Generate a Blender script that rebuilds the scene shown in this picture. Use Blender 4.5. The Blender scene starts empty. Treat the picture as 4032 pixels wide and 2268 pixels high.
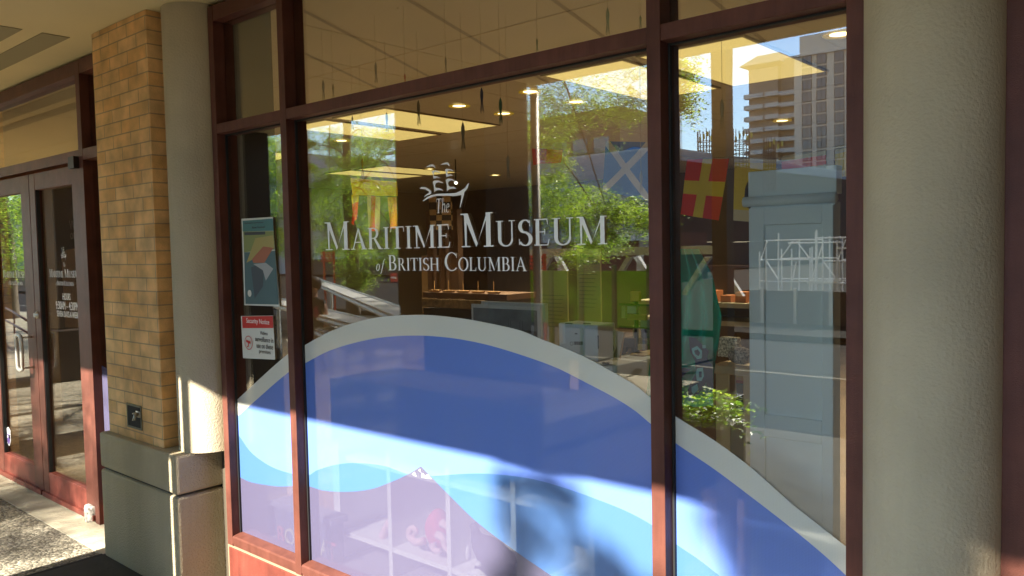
import bpy, bmesh, math, random
import numpy as np
from mathutils import Vector, Matrix, noise
from mathutils.geometry import tessellate_polygon
random.seed(7); RNG = np.random.default_rng(11)
SC = bpy.context.scene
COL = SC.collection

# ------------------------------------------------------------------ camera, world, sun, exposure
YAW, PIT, ROL = math.radians(40.96), math.radians(-2.912), math.radians(-1.166)
FPX = 2017.8 * 4032 / 2576            # focal length in pixels of the 4032 wide photograph
EYE = Vector((0, -2.03, 1.65))
cf = Vector((-math.sin(YAW)*math.cos(PIT), math.cos(YAW)*math.cos(PIT), math.sin(PIT)))
cr0 = Vector((math.cos(YAW), math.sin(YAW), 0)); cu0 = cr0.cross(cf)
cr = cr0*math.cos(ROL) + cu0*math.sin(ROL); cu = -cr0*math.sin(ROL) + cu0*math.cos(ROL)
cam = bpy.data.cameras.new('camera'); camo = bpy.data.objects.new('camera', cam); COL.objects.link(camo)
cam.lens = FPX/4032*36; cam.sensor_width = 36; cam.clip_start = 0.05; cam.clip_end = 2000
M = Matrix((cr, cu, -cf)).transposed().to_4x4(); M.translation = EYE; camo.matrix_world = M
SC.camera = camo
SUN_EL, SUN_AZ = math.radians(36.4), math.radians(0.5)     # the sun stands over the street, a touch to the right
sv = Vector((math.sin(SUN_AZ)*math.cos(SUN_EL), -math.cos(SUN_AZ)*math.cos(SUN_EL), math.sin(SUN_EL)))
w = bpy.data.worlds.new('World'); SC.world = w; w.use_nodes = True
nt = w.node_tree; nt.nodes.clear()
sky = nt.nodes.new('ShaderNodeTexSky'); sky.sky_type = 'NISHITA'; sky.sun_disc = False
sky.sun_elevation = SUN_EL; sky.sun_rotation = math.pi - SUN_AZ; sky.altitude = 20; sky.dust_density = 0.05; sky.ozone_density = 4.0; sky.air_density = 1.1
bg = nt.nodes.new('ShaderNodeBackground'); bg.inputs[1].default_value = 0.10
wo = nt.nodes.new('ShaderNodeOutputWorld'); nt.links.new(sky.outputs[0], bg.inputs[0]); nt.links.new(bg.outputs[0], wo.inputs[0])
sl = bpy.data.lights.new('sun', 'SUN'); sl.energy = 5.0; sl.angle = math.radians(0.53); sl.color = (1, .93, .80)
so = bpy.data.objects.new('sun', sl); COL.objects.link(so); so.rotation_euler = sv.to_track_quat('Z', 'Y').to_euler()
SC.view_settings.view_transform = 'Standard'; SC.view_settings.look = 'None'; SC.view_settings.gamma = 1
EXPO = 2.3
SC.view_settings.exposure = EXPO
cy = SC.cycles
cy.max_bounces = 10; cy.transparent_max_bounces = 24; cy.glossy_bounces = 5; cy.diffuse_bounces = 4; cy.transmission_bounces = 4
cy.use_denoising = True; cy.sample_clamp_indirect = 8; cy.caustics_reflective = False; cy.caustics_refractive = False

# ------------------------------------------------------------------ finding real points from sight lines
def ray(px, py): return cf + cr*((px-2016)/FPX) - cu*((py-1134)/FPX)
def onY(px, py, Y):
    d = ray(px, py); return EYE + d*((Y-EYE.y)/d.y)
def onZ(px, py, Z):
    d = ray(px, py); return EYE + d*((Z-EYE.z)/d.z)
def street(px, py, Y):                # a thing seen mirrored in the glass stands Y metres out in the street
    p = onY(px, py, Y); return Vector((p.x, -p.y, p.z))

# ------------------------------------------------------------------ materials
MATS = {}
def mat(name, col, rough=.6, metal=0, bump=None, var=None, stain=None, spec=.5, emit=None, coat=0, trans=0):
    if name in MATS: return MATS[name]
    m = bpy.data.materials.new(name); m.use_nodes = True; MATS[name] = m
    t = m.node_tree; b = t.nodes['Principled BSDF']; N = t.nodes.new; L = t.links.new
    c = (*col, 1)
    b.inputs['Base Color'].default_value = c; b.inputs['Roughness'].default_value = rough
    b.inputs['Metallic'].default_value = metal; b.inputs['Specular IOR Level'].default_value = spec
    b.inputs['Coat Weight'].default_value = coat
    if emit: b.inputs['Emission Color'].default_value = (*emit[0], 1); b.inputs['Emission Strength'].default_value = emit[1]
    tc = N('ShaderNodeTexCoord')
    if var:                           # (scale, amount[, detail])
        n = N('ShaderNodeTexNoise'); n.inputs['Scale'].default_value = var[0]; n.inputs['Detail'].default_value = 6
        L(tc.outputs['Object'], n.inputs['Vector'])
        r = N('ShaderNodeMapRange'); r.inputs['From Min'].default_value = .3; r.inputs['From Max'].default_value = .7
        r.inputs['To Min'].default_value = 1-var[1]; r.inputs['To Max'].default_value = 1+var[1]*.6; L(n.outputs['Fac'], r.inputs['Value'])
        h = N('ShaderNodeMix'); h.data_type = 'RGBA'; h.blend_type = 'MULTIPLY'; h.inputs['Factor'].default_value = 1
        h.inputs['A'].default_value = c; L(r.outputs['Result'], h.inputs['B']); L(h.outputs['Result'], b.inputs['Base Color'])
    if stain:                         # run-off streaks and blotches: (amount, width scale)
        mp = N('ShaderNodeMapping'); mp.inputs['Scale'].default_value = (stain[1], stain[1], stain[1]*.09); L(tc.outputs['Object'], mp.inputs['Vector'])
        ns = N('ShaderNodeTexNoise'); ns.inputs['Scale'].default_value = 1; ns.inputs['Detail'].default_value = 7; ns.inputs['Roughness'].default_value = .65; L(mp.outputs[0], ns.inputs['Vector'])
        rs = N('ShaderNodeMapRange'); rs.inputs['From Min'].default_value = .42; rs.inputs['From Max'].default_value = .72; rs.inputs['To Min'].default_value = 1; rs.inputs['To Max'].default_value = 1-stain[0]; L(ns.outputs['Fac'], rs.inputs['Value'])
        hs = N('ShaderNodeMix'); hs.data_type = 'RGBA'; hs.blend_type = 'MULTIPLY'; hs.inputs['Factor'].default_value = 1
        if b.inputs['Base Color'].is_linked: L(b.inputs['Base Color'].links[0].from_socket, hs.inputs['A'])
        else: hs.inputs['A'].default_value = c
        L(rs.outputs['Result'], hs.inputs['B']); L(hs.outputs['Result'], b.inputs['Base Color'])
    if bump:                          # (scale, strength)
        n2 = N('ShaderNodeTexNoise'); n2.inputs['Scale'].default_value = bump[0]; n2.inputs['Detail'].default_value = 4
        L(tc.outputs['Object'], n2.inputs['Vector']); bp = N('ShaderNodeBump'); bp.inputs['Strength'].default_value = bump[1]; bp.inputs['Distance'].default_value = .01
        L(n2.outputs['Fac'], bp.inputs['Height']); L(bp.outputs['Normal'], b.inputs['Normal'])
    if trans:                         # light shining through leaves and thin cloth
        tr = N('ShaderNodeBsdfTranslucent'); tr.inputs[0].default_value = tuple(min(1, x*1.9) for x in col)+(1,)
        mx = N('ShaderNodeMixShader'); mx.inputs[0].default_value = trans
        L(b.outputs[0], mx.inputs[1]); L(tr.outputs[0], mx.inputs[2]); L(mx.outputs[0], t.nodes['Material Output'].inputs[0])
    return m

def brick_mat(name, c1, c2, mortar, bw, rh, ms=.006, off=0.0, rough=.75, bump=.6):
    m = mat(name, c1, rough); t = m.node_tree; N = t.nodes.new; L = t.links.new; b = t.nodes['Principled BSDF']
    tc = N('ShaderNodeTexCoord'); sp = N('ShaderNodeSeparateXYZ'); L(tc.outputs['Object'], sp.inputs[0])
    ad = N('ShaderNodeMath'); ad.operation = 'ADD'; L(sp.outputs[0], ad.inputs[0]); L(sp.outputs[1], ad.inputs[1])
    cb = N('ShaderNodeCombineXYZ'); L(ad.outputs[0], cb.inputs[0]); L(sp.outputs[2], cb.inputs[1])
    br = N('ShaderNodeTexBrick'); L(cb.outputs[0], br.inputs['Vector']); br.inputs['Scale'].default_value = 1
    br.inputs['Color1'].default_value = (*c1, 1); br.inputs['Color2'].default_value = (*c2, 1); br.inputs['Mortar'].default_value = (*mortar, 1)
    br.inputs['Brick Width'].default_value = bw; br.inputs['Row Height'].default_value = rh; br.inputs['Mortar Size'].default_value = ms
    br.inputs['Mortar Smooth'].default_value = .15; br.inputs['Bias'].default_value = -.1
    n = N('ShaderNodeTexNoise'); n.inputs['Scale'].default_value = 9; n.inputs['Detail'].default_value = 8; L(tc.outputs['Object'], n.inputs['Vector'])
    r = N('ShaderNodeMapRange'); r.inputs['From Min'].default_value = .3; r.inputs['From Max'].default_value = .7; r.inputs['To Min'].default_value = .70; r.inputs['To Max'].default_value = 1.15; L(n.outputs['Fac'], r.inputs['Value'])
    h = N('ShaderNodeMix'); h.data_type = 'RGBA'; h.blend_type = 'MULTIPLY'; h.inputs['Factor'].default_value = 1
    L(br.outputs['Color'], h.inputs['A']); L(r.outputs['Result'], h.inputs['B']); L(h.outputs['Result'], b.inputs['Base Color'])
    n3 = N('ShaderNodeTexNoise'); n3.inputs['Scale'].default_value = 160; L(tc.outputs['Object'], n3.inputs['Vector'])
    mu = N('ShaderNodeMath'); mu.operation = 'MULTIPLY_ADD'; L(br.outputs['Fac'], mu.inputs[0]); mu.inputs[1].default_value = -1; L(n3.outputs['Fac'], mu.inputs[2])
    bp = N('ShaderNodeBump'); bp.inputs['Strength'].default_value = bump; bp.inputs['Distance'].default_value = .004; L(mu.outputs[0], bp.inputs['Height']); L(bp.outputs[0], b.inputs['Normal'])
    return m

def aggregate_mat():
    m = mat('exposed_aggregate', (.3, .28, .24), .9, spec=.15); t = m.node_tree; N = t.nodes.new; L = t.links.new; b = t.nodes['Principled BSDF']
    tc = N('ShaderNodeTexCoord'); v = N('ShaderNodeTexVoronoi'); v.inputs['Scale'].default_value = 75; L(tc.outputs['Object'], v.inputs['Vector'])
    cr_ = N('ShaderNodeValToRGB'); L(v.outputs['Color'], cr_.inputs['Fac'])
    cr_.color_ramp.elements[0].color = (.08, .075, .06, 1); cr_.color_ramp.elements[1].color = (.56, .50, .38, 1); e = cr_.color_ramp.elements.new(.5); e.color = (.23, .205, .155, 1)
    L(cr_.outputs[0], b.inputs['Base Color']); bp = N('ShaderNodeBump'); bp.inputs['Strength'].default_value = .8; bp.inputs['Distance'].default_value = .006
    L(v.outputs['Distance'], bp.inputs['Height']); bp.invert = True; L(bp.outputs[0], b.inputs['Normal'])
    return m

def glass_mat(name, f0, tint, f1=1.0, power=5.0):
    m = bpy.data.materials.new(name); m.use_nodes = True; MATS[name] = m; t = m.node_tree; t.nodes.clear(); N = t.nodes.new; L = t.links.new
    tr = N('ShaderNodeBsdfTransparent'); tr.inputs[0].default_value = (*tint, 1)
    gl = N('ShaderNodeBsdfGlossy'); gl.inputs['Roughness'].default_value = 0.0
    lw = N('ShaderNodeLayerWeight'); lw.inputs['Blend'].default_value = .5
    p = N('ShaderNodeMath'); p.operation = 'POWER'; L(lw.outputs['Facing'], p.inputs[0]); p.inputs[1].default_value = power
    a = N('ShaderNodeMath'); a.operation = 'MULTIPLY_ADD'; L(p.outputs[0], a.inputs[0]); a.inputs[1].default_value = f1-f0; a.inputs[2].default_value = f0
    tc = N('ShaderNodeTexCoord'); n = N('ShaderNodeTexNoise'); n.inputs['Scale'].default_value = 2.2; L(tc.outputs['Object'], n.inputs['Vector'])
    bp = N('ShaderNodeBump'); bp.inputs['Strength'].default_value = .010; bp.inputs['Distance'].default_value = .02; L(n.outputs['Fac'], bp.inputs['Height']); L(bp.outputs[0], gl.inputs['Normal'])
    mx = N('ShaderNodeMixShader'); L(a.outputs[0], mx.inputs[0]); L(tr.outputs[0], mx.inputs[1]); L(gl.outputs[0], mx.inputs[2])
    o = N('ShaderNodeOutputMaterial'); L(mx.outputs[0], o.inputs[0]); return m

def film_mat(name, col, open_=.3):    # perforated window film: coloured print with fine holes
    m = bpy.data.materials.new(name); m.use_nodes = True; MATS[name] = m; t = m.node_tree; N = t.nodes.new; L = t.links.new; b = t.nodes['Principled BSDF']
    b.inputs['Base Color'].default_value = (*col, 1); b.inputs['Roughness'].default_value = .45
    b.inputs['Coat Weight'].default_value = .35; b.inputs['Specular IOR Level'].default_value = .3; b.inputs['Coat Roughness'].default_value = .06; b.inputs['Coat IOR'].default_value = 1.55
    tr = N('ShaderNodeBsdfTransparent'); mx = N('ShaderNodeMixShader')
    tc = N('ShaderNodeTexCoord'); n = N('ShaderNodeTexVoronoi'); n.inputs['Scale'].default_value = 260; n.inputs['Randomness'].default_value = 0.0; L(tc.outputs['Object'], n.inputs['Vector'])
    r = N('ShaderNodeMapRange'); r.inputs['From Min'].default_value = .25; r.inputs['From Max'].default_value = .6; r.inputs['To Min'].default_value = open_*1.35; r.inputs['To Max'].default_value = open_*.65
    L(n.outputs['Distance'], r.inputs['Value']); L(r.outputs['Result'], mx.inputs[0])
    L(b.outputs[0], mx.inputs[1]); L(tr.outputs[0], mx.inputs[2]); L(mx.outputs[0], t.nodes['Material Output'].inputs[0]); return m

PAINT = mat('maroon_paint', (.135, .048, .034), .42, bump=(420, .2), var=(9, .22), spec=.22, stain=(.25, 30))
PAINTP = mat('maroon_panel', (.19, .045, .03), .5, bump=(60, .08), var=(7, .3), stain=(.3, 18))
GASKET = mat('black_gasket', (.012, .012, .012), .6)
STUCCO = mat('beige_stucco', (.49, .41, .265), .85, bump=(110, .75), var=(2.5, .12), stain=(.16, 5))
STUCCO2 = mat('smooth_beige_render', (.52, .44, .30), .8, bump=(120, .35), var=(3, .14), stain=(.13, 5))
SOFFIT = mat('soffit_cream', (.80, .67, .35), .8, var=(1.2, .07))
DARKC = mat('shadow_gap_grey', (.10, .09, .06), .8)
BRICK = brick_mat('yellow_brick', (.82, .46, .17), (.92, .60, .28), (.50, .32, .17), .205, .0667, .0034)
GLASS = glass_mat('window_glass', .165, (.93, .95, .93))
FB = film_mat('film_pale_grey', (.74, .74, .66), .28)
FF = film_mat('film_blue_field', (.15, .27, .78), .36)
FL = film_mat('film_sky_blue', (.08, .19, .46), .42)
FP = film_mat('film_indigo', (.12, .11, .19), .46)
FW = film_mat('film_white', (.8, .8, .8), .2)
WHITE = mat('white_lettering', (.90, .88, .85), .5)

# ------------------------------------------------------------------ mesh helpers
def link(name, me, m=None, parent=None, smooth=False):
    o = bpy.data.objects.new(name, me); COL.objects.link(o)
    if m is not None:
        for x in (m if isinstance(m, (list, tuple)) else [m]): me.materials.append(x)
    if parent is not None: o.parent = parent
    if smooth:
        for p in me.polygons: p.use_smooth = True
    return o
def tag(o, label, cat, group=None):
    o['label'] = label; o['category'] = cat
    if group: o['group'] = group
    return o
def thing(name, label, cat, group=None, loc=(0, 0, 0), rz=0):
    o = bpy.data.objects.new(name, None); COL.objects.link(o); o.location = loc; o.rotation_euler = (0, 0, rz); o.empty_display_size = .1
    return tag(o, label, cat, group)
def structure(o): o['kind'] = 'structure'; return o
class MB:
    """collects shapes and links them as one mesh object"""
    def __init__(s): s.v = []; s.f = []; s.mi = []; s.cur = 0
    def add(s, vs, fs):
        b = len(s.v); s.v += [tuple(v) for v in vs]; s.f += [tuple(b+i for i in f) for f in fs]; s.mi += [s.cur]*len(fs); return s
    def box(s, x0, x1, y0, y1, z0, z1):
        if x0 > x1: x0, x1 = x1, x0
        if y0 > y1: y0, y1 = y1, y0
        if z0 > z1: z0, z1 = z1, z0
        return s.add([(x, y, z) for x in (x0, x1) for y in (y0, y1) for z in (z0, z1)],
                     [(0, 1, 3, 2), (4, 6, 7, 5), (0, 4, 5, 1), (2, 3, 7, 6), (0, 2, 6, 4), (1, 5, 7, 3)])
    def prism(s, poly, axis, a, b):   # polygon in the two other axes, extruded along axis from a to b
        n = len(poly); vs = []
        for t in (a, b):
            for p in poly:
                vs.append({'x': (t, p[0], p[1]), 'y': (p[0], t, p[1]), 'z': (p[0], p[1], t)}[axis])
        fs = [tuple(t) for t in tessellate_polygon([[Vector((p[0], p[1], 0)) for p in poly]])]
        s.add(vs, fs + [tuple(i+n for i in reversed(f)) for f in fs] + [(i, (i+1) % n, n+(i+1) % n, n+i) for i in range(n)]); return s
    def flat(s, poly3):               # flat polygon of 3D points
        fs = tessellate_polygon([[Vector(p) for p in poly3]]); return s.add(poly3, [tuple(f) for f in fs])
    def tube(s, pts, r, n=8, cap=True):
        pts = [Vector(p) for p in pts]; rs = r if isinstance(r, (list, tuple)) else [r]*len(pts); b = []; fs = []
        up = Vector((.3, .2, 1)).normalized()
        for i, p in enumerate(pts):
            d = (pts[min(i+1, len(pts)-1)]-pts[max(i-1, 0)]).normalized()
            a = d.cross(up)
            if a.length < 1e-3: a = d.cross(Vector((1, 0, 0)))
            a.normalize(); c = a.cross(d)
            for k in range(n):
                t = 2*math.pi*k/n; b.append(p + a*(math.cos(t)*rs[i]) + c*(math.sin(t)*rs[i]))
        for i in range(len(pts)-1):
            for k in range(n): fs.append((i*n+k, i*n+(k+1) % n, (i+1)*n+(k+1) % n, (i+1)*n+k))
        if cap: fs += [tuple(range(n)), tuple((len(pts)-1)*n+k for k in reversed(range(n)))]
        return s.add(b, fs)
    def lathe(s, prof, c=(0, 0, 0), n=24, a0=0, a1=2*math.pi):
        full = abs(a1-a0-2*math.pi) < 1e-6; m = n if full else n+1; b = []; fs = []
        for (r, z) in prof:
            for k in range(m):
                t = a0+(a1-a0)*k/n; b.append((c[0]+r*math.cos(t), c[1]+r*math.sin(t), c[2]+z))
        for i in range(len(prof)-1):
            for k in range(n):
                k2 = (k+1) % m; fs.append((i*m+k, i*m+k2, (i+1)*m+k2, (i+1)*m+k))
        return s.add(b, fs)
    def ball(s, c, r, n=12, m=8, fn=None):
        rr = r if isinstance(r, (tuple, list)) else (r, r, r); b = []; fs = []
        for i in range(m+1):
            ph = math.pi*i/m
            for k in range(n):
                t = 2*math.pi*k/n; v = Vector((math.sin(ph)*math.cos(t)*rr[0], math.sin(ph)*math.sin(t)*rr[1], math.cos(ph)*rr[2]))
                b.append(Vector(c)+(fn(v) if fn else v))
        for i in range(m):
            for k in range(n): fs.append((i*n+k, i*n+(k+1) % n, (i+1)*n+(k+1) % n, (i+1)*n+k))
        return s.add(b, fs)
    def make(s, name, m=None, parent=None, smooth=False, bevel=0, segs=2):
        me = bpy.data.meshes.new(name); me.from_pydata(s.v, [], s.f); me.update()
        if bevel:
            bm = bmesh.new(); bm.from_mesh(me); bmesh.ops.recalc_face_normals(bm, faces=bm.faces)
            bmesh.ops.bevel(bm, geom=[e for e in bm.edges if e.calc_length() > bevel*2.2], offset=bevel, segments=segs, affect='EDGES', profile=.5); bm.to_mesh(me); bm.free()
        elif not smooth or True:
            bm = bmesh.new(); bm.from_mesh(me); bmesh.ops.recalc_face_normals(bm, faces=bm.faces); bm.to_mesh(me); bm.free()
        if isinstance(m, (list, tuple)) and len(s.mi) == len(me.polygons):
            o = link(name, me, m, parent, smooth)
            for p, i in zip(me.polygons, s.mi): p.material_index = i
            return o
        return link(name, me, m, parent, smooth)
def box(name, x0, x1, y0, y1, z0, z1, m, parent=None, bevel=0): return MB().box(x0, x1, y0, y1, z0, z1).make(name, m, parent, bevel=bevel)
def text(name, s, size, loc, m, parent=None, rot=(math.pi/2, 0, 0), sx=1.0, align='LEFT', ext=.0006):
    c = bpy.data.curves.new(name, 'FONT'); c.body = s; c.size = size; c.align_x = align; c.extrude = ext; c.resolution_u = 3
    o = bpy.data.objects.new(name, c); COL.objects.link(o); bpy.context.view_layer.update()
    me = bpy.data.meshes.new_from_object(o.evaluated_get(bpy.context.evaluated_depsgraph_get())); bpy.data.objects.remove(o)
    me.transform(Matrix.Translation(loc) @ Matrix.Rotation(rot[2], 4, 'Z') @ Matrix.Rotation(rot[0], 4, 'X') @ Matrix.Diagonal((sx, 1, 1, 1)))
    return link(name, me, m, parent)
def copy_tree(o, parent=None):
    c = o.copy(); COL.objects.link(c)
    if parent: c.parent = parent
    for ch in list(o.children): copy_tree(ch, c)
    return c
# shortcuts: polygon drawn on a plane of constant y through picture sight lines
def P(pts, Y): return [onY(a, b, Y) for a, b in pts]

# ================================================================== THE GROUND
CONC = mat('pale_concrete', (.50, .45, .33), .9, spec=.15, bump=(60, .25), var=(2.2, .16))
AGG = aggregate_mat()
PAVE = mat('dark_paving', (.095, .09, .08), .9, spec=.06, bump=(40, .3), var=(4, .2))
structure(box('ground', -700, 700, -700, 300, -.30, -.16, mat('earth', (.022, .021, .018), .95, spec=.05, var=(.05, .2))))
structure(box('pavement', -60, -4.573, -6.6, -.25, -.15, 0, AGG))
structure(box('door_apron', -14, -4.57, -.246, .12, -.15, .002, CONC))
pv = structure(box('dark_pavement', -4.572, 40, -4.59, .12, -.15, .006, PAVE))
g = MB()
for x in (-4.585,): g.box(x, x+.02, -4.59, -.25, .0, .008)
structure(g.make('pavement_joint', mat('dark_joint', (.03, .028, .025), .9)))
structure(box('kerb', -4.57, 40, -4.75, -4.6, -.15, .0, mat('kerb_grey', (.08, .075, .065), .9, spec=.1)))
structure(box('road', -120, 120, -12, -4.75, -.15, -.13, mat('asphalt', (.022, .022, .023), .95, spec=.04, bump=(80, .3), var=(.8, .2))))
structure(box('road_marking', -120, 120, -8.5, -8.38, -.13, -.125, mat('road_paint', (.13, .12, .10), .9, spec=.1)))
structure(box('far_pavement', -120, 120, -20, -12, -.15, -.02, mat('far_concrete', (.02, .019, .017), .95, spec=.05, var=(1, .15))))

# ================================================================== MUSEUM BUILDING
bld = thing('museum_building', 'museum building with a deep cream canopy soffit over the shopfront', 'building')
ub = MB(); ub.box(-16, 7, -2.60, .0, 2.83, 3.5)
ub.make('soffit', SOFFIT, bld)
MB().box(-16, 7, -2.60, 13, 3.503, 11).make('upper_wall', brick_mat('building_brick', (.42, .27, .11), (.5, .33, .15), (.2, .14, .08), .21, .07), bld)
# recessed slots in the soffit over the door, and its panel joints
for (y0, y1) in ((-.395, -.258), (-.60, -.488)): box('soffit_slot', -9.5, -4.66, y0, y1, 2.826, 2.829, mat('slot_olive', (.36, .31, .17), .85), bld)
j = MB()
for (a, b) in (((-3.25, 0), (-4.40, 2.6)), ((-2.69, 0), (-3.62, 2.6)), ((-2.10, 0), (-2.83, 2.6)), ((-1.60, 0), (-1.99, 2.6)), ((-.9, 0), (-1.05, 2.6)), ((-4.0, .6), (-5.0, 2.6)), ((-.1, 0), (-.05, 2.6))):
    d = Vector((b[0]-a[0], -(b[1]-a[1]), 0)).normalized(); nrm = Vector((d.y, -d.x, 0))*.014
    A = Vector((a[0], -a[1]-.08, 2.8265)); B = Vector((b[0], -b[1]+.02, 2.8265)); j.flat([A+nrm, A-nrm, B-nrm, B+nrm])
j.make('soffit_joint', DARKC, bld)
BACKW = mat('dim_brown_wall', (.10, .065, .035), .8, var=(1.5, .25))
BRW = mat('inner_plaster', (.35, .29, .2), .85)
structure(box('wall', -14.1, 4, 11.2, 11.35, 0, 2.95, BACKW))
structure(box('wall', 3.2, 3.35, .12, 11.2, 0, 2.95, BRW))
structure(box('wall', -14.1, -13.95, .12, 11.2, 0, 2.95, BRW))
structure(box('floor', -14, 3.3, .12, 11.3, -.15, .004, mat('shop_floor', (.30, .21, .13), .35, var=(1, .3))))
cm = brick_mat('ceiling_tile', (.30, .235, .15), (.31, .24, .155), (.10, .08, .055), 1.22, .61, .006, bump=.1)
cl = structure(box('ceiling', -14, 3.3, .0, 11.3, 2.95, 3.2, mat('ceiling_brown', (.42, .39, .30), .35, var=(.7, .08))))
# wall strips of the facade behind the pier and the columns
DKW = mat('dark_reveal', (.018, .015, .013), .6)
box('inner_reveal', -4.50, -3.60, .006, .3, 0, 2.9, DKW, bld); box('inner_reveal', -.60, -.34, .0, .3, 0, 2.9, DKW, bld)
box('ground_floor_wall', -16, -7.6, .0, .3, 0, 2.9, BRICK, bld); box('ground_floor_wall', 1.8, 7, 0, .3, 0, 2.9, BRICK, bld)

# brick pier on its rendered base
pier = thing('brick_pier', 'yellow brick pier on a beige rendered base beside the museum doors', 'pier')
pb = MB().box(-4.515, -3.885, -.205, .0, .69, 2.829).make('shaft', BRICK, pier, bevel=.003, segs=1)
MB().box(-4.555, -3.685, -.245, .0, 0, .488).make('base', STUCCO, pier, bevel=.013, segs=3)
MB().box(-4.555, -3.685, -.245, .0, .50, .69).make('base_cap', STUCCO, pier, bevel=.013, segs=3)
MB().box(-3.684, -3.60, -.012, .004, 0, .70).make('wall_return', mat('dark_joint_filler', (.07, .055, .035), .9), pier)
MB().box(-4.54, -3.71, -.228, .0, .486, .502).make('groove', DARKC, pier)
# recessed tap box in the brick
tb = MB(); A = onY(500, 1585, -.205); B = onY(562, 1700, -.205); x0, x1, zt, zb = A.x, B.x, A.z, B.z+.005
for a in ((x0, x0+.010, zb, zt), (x1-.010, x1, zb, zt), (x0+.010, x1-.010, zb, zb+.010), (x0+.010, x1-.010, zt-.010, zt)): tb.box(a[0], a[1], -.209, -.204, a[2], a[3])
tbx = thing('tap_box', 'small square metal hose tap box set in the brick pier', 'tap box')
tb.make('frame', mat('dull_green_metal', (.16, .16, .11), .5, metal=.4), tbx)
box('recess', x0+.01, x1-.01, -.2065, -.2055, zb+.01, zt-.01, mat('recess_black', (.01, .01, .008), .8), tbx)
tp = MB(); tp.tube([(x1-.035, -.207, zt-.045), (x1-.035, -.225, zt-.05), (x1-.035, -.232, zt-.075)], .009)
tp.lathe([(.006, 0), (.016, .002), (.016, .006), (.006, .008)], (x1-.035, -.222, zt-.042), 10)
tp.box(x1-.065, x1-.012, -.209, -.2065, zt-.062, zt-.03)
tp.make('tap', mat('worn_chrome', (.5, .48, .42), .35, metal=.9), tbx, smooth=True)

def round_col(name, label, cx, rad, cyy, z0, z1):
    c = MB(); n = 48
    c.lathe([(rad, z0), (rad, z1)], (cx, cyy, 0), n)
    o = c.make(name, STUCCO2, None, smooth=True); return tag(o, label, 'column', 'round columns against the facade')
round_col('round_column', 'round beige rendered column between the brick pier and the window', -3.748, .150, -.030, .69, 2.829)
round_col('round_column', 'wide round beige column at the right edge of the window, largest and nearest', -.4705, .145, -.030, 0, 2.829)

# ================================================================== THE SHOP WINDOW
win = thing('shop_window', 'museum shop window in maroon frames with white lettering and a blue wave graphic', 'window', loc=(0, 0, 0))
FY = -.053
Z_S, Z_SF, Z_T0, Z_T1, Z_H0, Z_H1 = .285, .235, 2.212, 2.257, 2.735, 2.805
XL0, XL1, XM0, XM1, XN0, XN1, XR0, XR1 = -3.583, -3.538, -3.011, -2.967, -1.199, -1.155, -.655, -.612
box('side_jamb', XL0, XL1, FY, .05, Z_SF, Z_H1, PAINT, win, .0015)
box('side_jamb', XR0, XR1, FY, .05, Z_SF, Z_H1, PAINT, win, .0015)
for (a, b) in ((XM0, XM1), (XN0, XN1)): box('mullion', a, b, FY-.0012, .05, Z_SF, Z_H0, PAINT, win, .0015)
for (a, b) in ((XL1, XM0), (XM1, XN0), (XN1, XR0)):
    box('transom_bar', a+.0005, b-.0005, FY, .05, Z_T0, Z_T1, PAINT, win, .0015)
    MB().prism([(FY, Z_SF+.012), (FY, Z_S-.008), (FY+.006, Z_S-.002), (-.003, Z_S+.006), (.05, Z_S+.006), (.05, Z_SF+.012)], 'x', a+.0005, b-.0005).make('sill_bar', PAINT, win)
    gk = MB(); gk.box(a, a+.006, -.012, -.0005, Z_S+.006, Z_T0); gk.box(b-.006, b, -.012, -.0005, Z_S+.006, Z_T0)
    gk.box(a+.006, b-.006, -.009, -.0005, Z_T0-.006, Z_T0); gk.box(a+.006, b-.006, -.009, -.0005, Z_T1, Z_T1+.006); gk.make('gasket', GASKET, win)
box('head_bar', XL1+.0005, XR0-.0005, FY+.0015, .05, Z_H0, Z_H1, PAINT, win, .0015)
box('sill_bar', XL1, XR0, FY+.004, .05, Z_SF, Z_SF+.0115, PAINT, win)
sealant = mat('tan_sealant', (.24, .18, .11), .8)
box('sealant', XL0-.014, XL0, -.045, .0, 0.05, 2.82, sealant, win)
box('sealant', XL0, XR1, -.046, .05, Z_SF-.014, Z_SF-.001, sealant, win)
box('kick_panel', XL0+.002, XR1, -.050, .05, .02, Z_SF-.015, PAINTP, win, .002)
for (a, b) in ((XL1, XM0), (XM1, XN0), (XN1, XR0)):
    for (z0, z1) in ((Z_S+.006, Z_T0), (Z_T1, Z_H0)):
        box('glass_pane', a, b, 0, .006, z0, z1, GLASS, win)

# --- the wave graphic, film stuck to the outside of the glass
def curve(pts):
    q = sorted((onY(a, b, 0).x, onY(a, b, 0).z) for a, b in pts)
    xs = np.array([p[0] for p in q]); zs = np.array([p[1] for p in q])
    def f(x):
        if x < xs[0]: return float(zs[0] + (x-xs[0])*(zs[1]-zs[0])/(xs[1]-xs[0]))
        if x > xs[-1]: return float(zs[-1] + (x-xs[-1])*(zs[-1]-zs[-2])/(xs[-1]-xs[-2]))
        i = int(np.searchsorted(xs, x)); i = min(max(i, 1), len(xs)-1)
        t = (x-xs[i-1])/(xs[i]-xs[i-1]); p0 = zs[max(i-2, 0)]; p1 = zs[i-1]; p2 = zs[i]; p3 = zs[min(i+1, len(xs)-1)]
        h = xs[i]-xs[i-1]; m1 = (p2-p0)/(xs[i]-xs[max(i-2, 0)]); m2 = (p3-p1)/(xs[min(i+1, len(xs)-1)]-xs[i-1])
        return float((2*t**3-3*t*t+1)*p1 + (t**3-2*t*t+t)*h*m1 + (-2*t**3+3*t*t)*p2 + (t**3-t*t)*h*m2)
    return f
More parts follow.
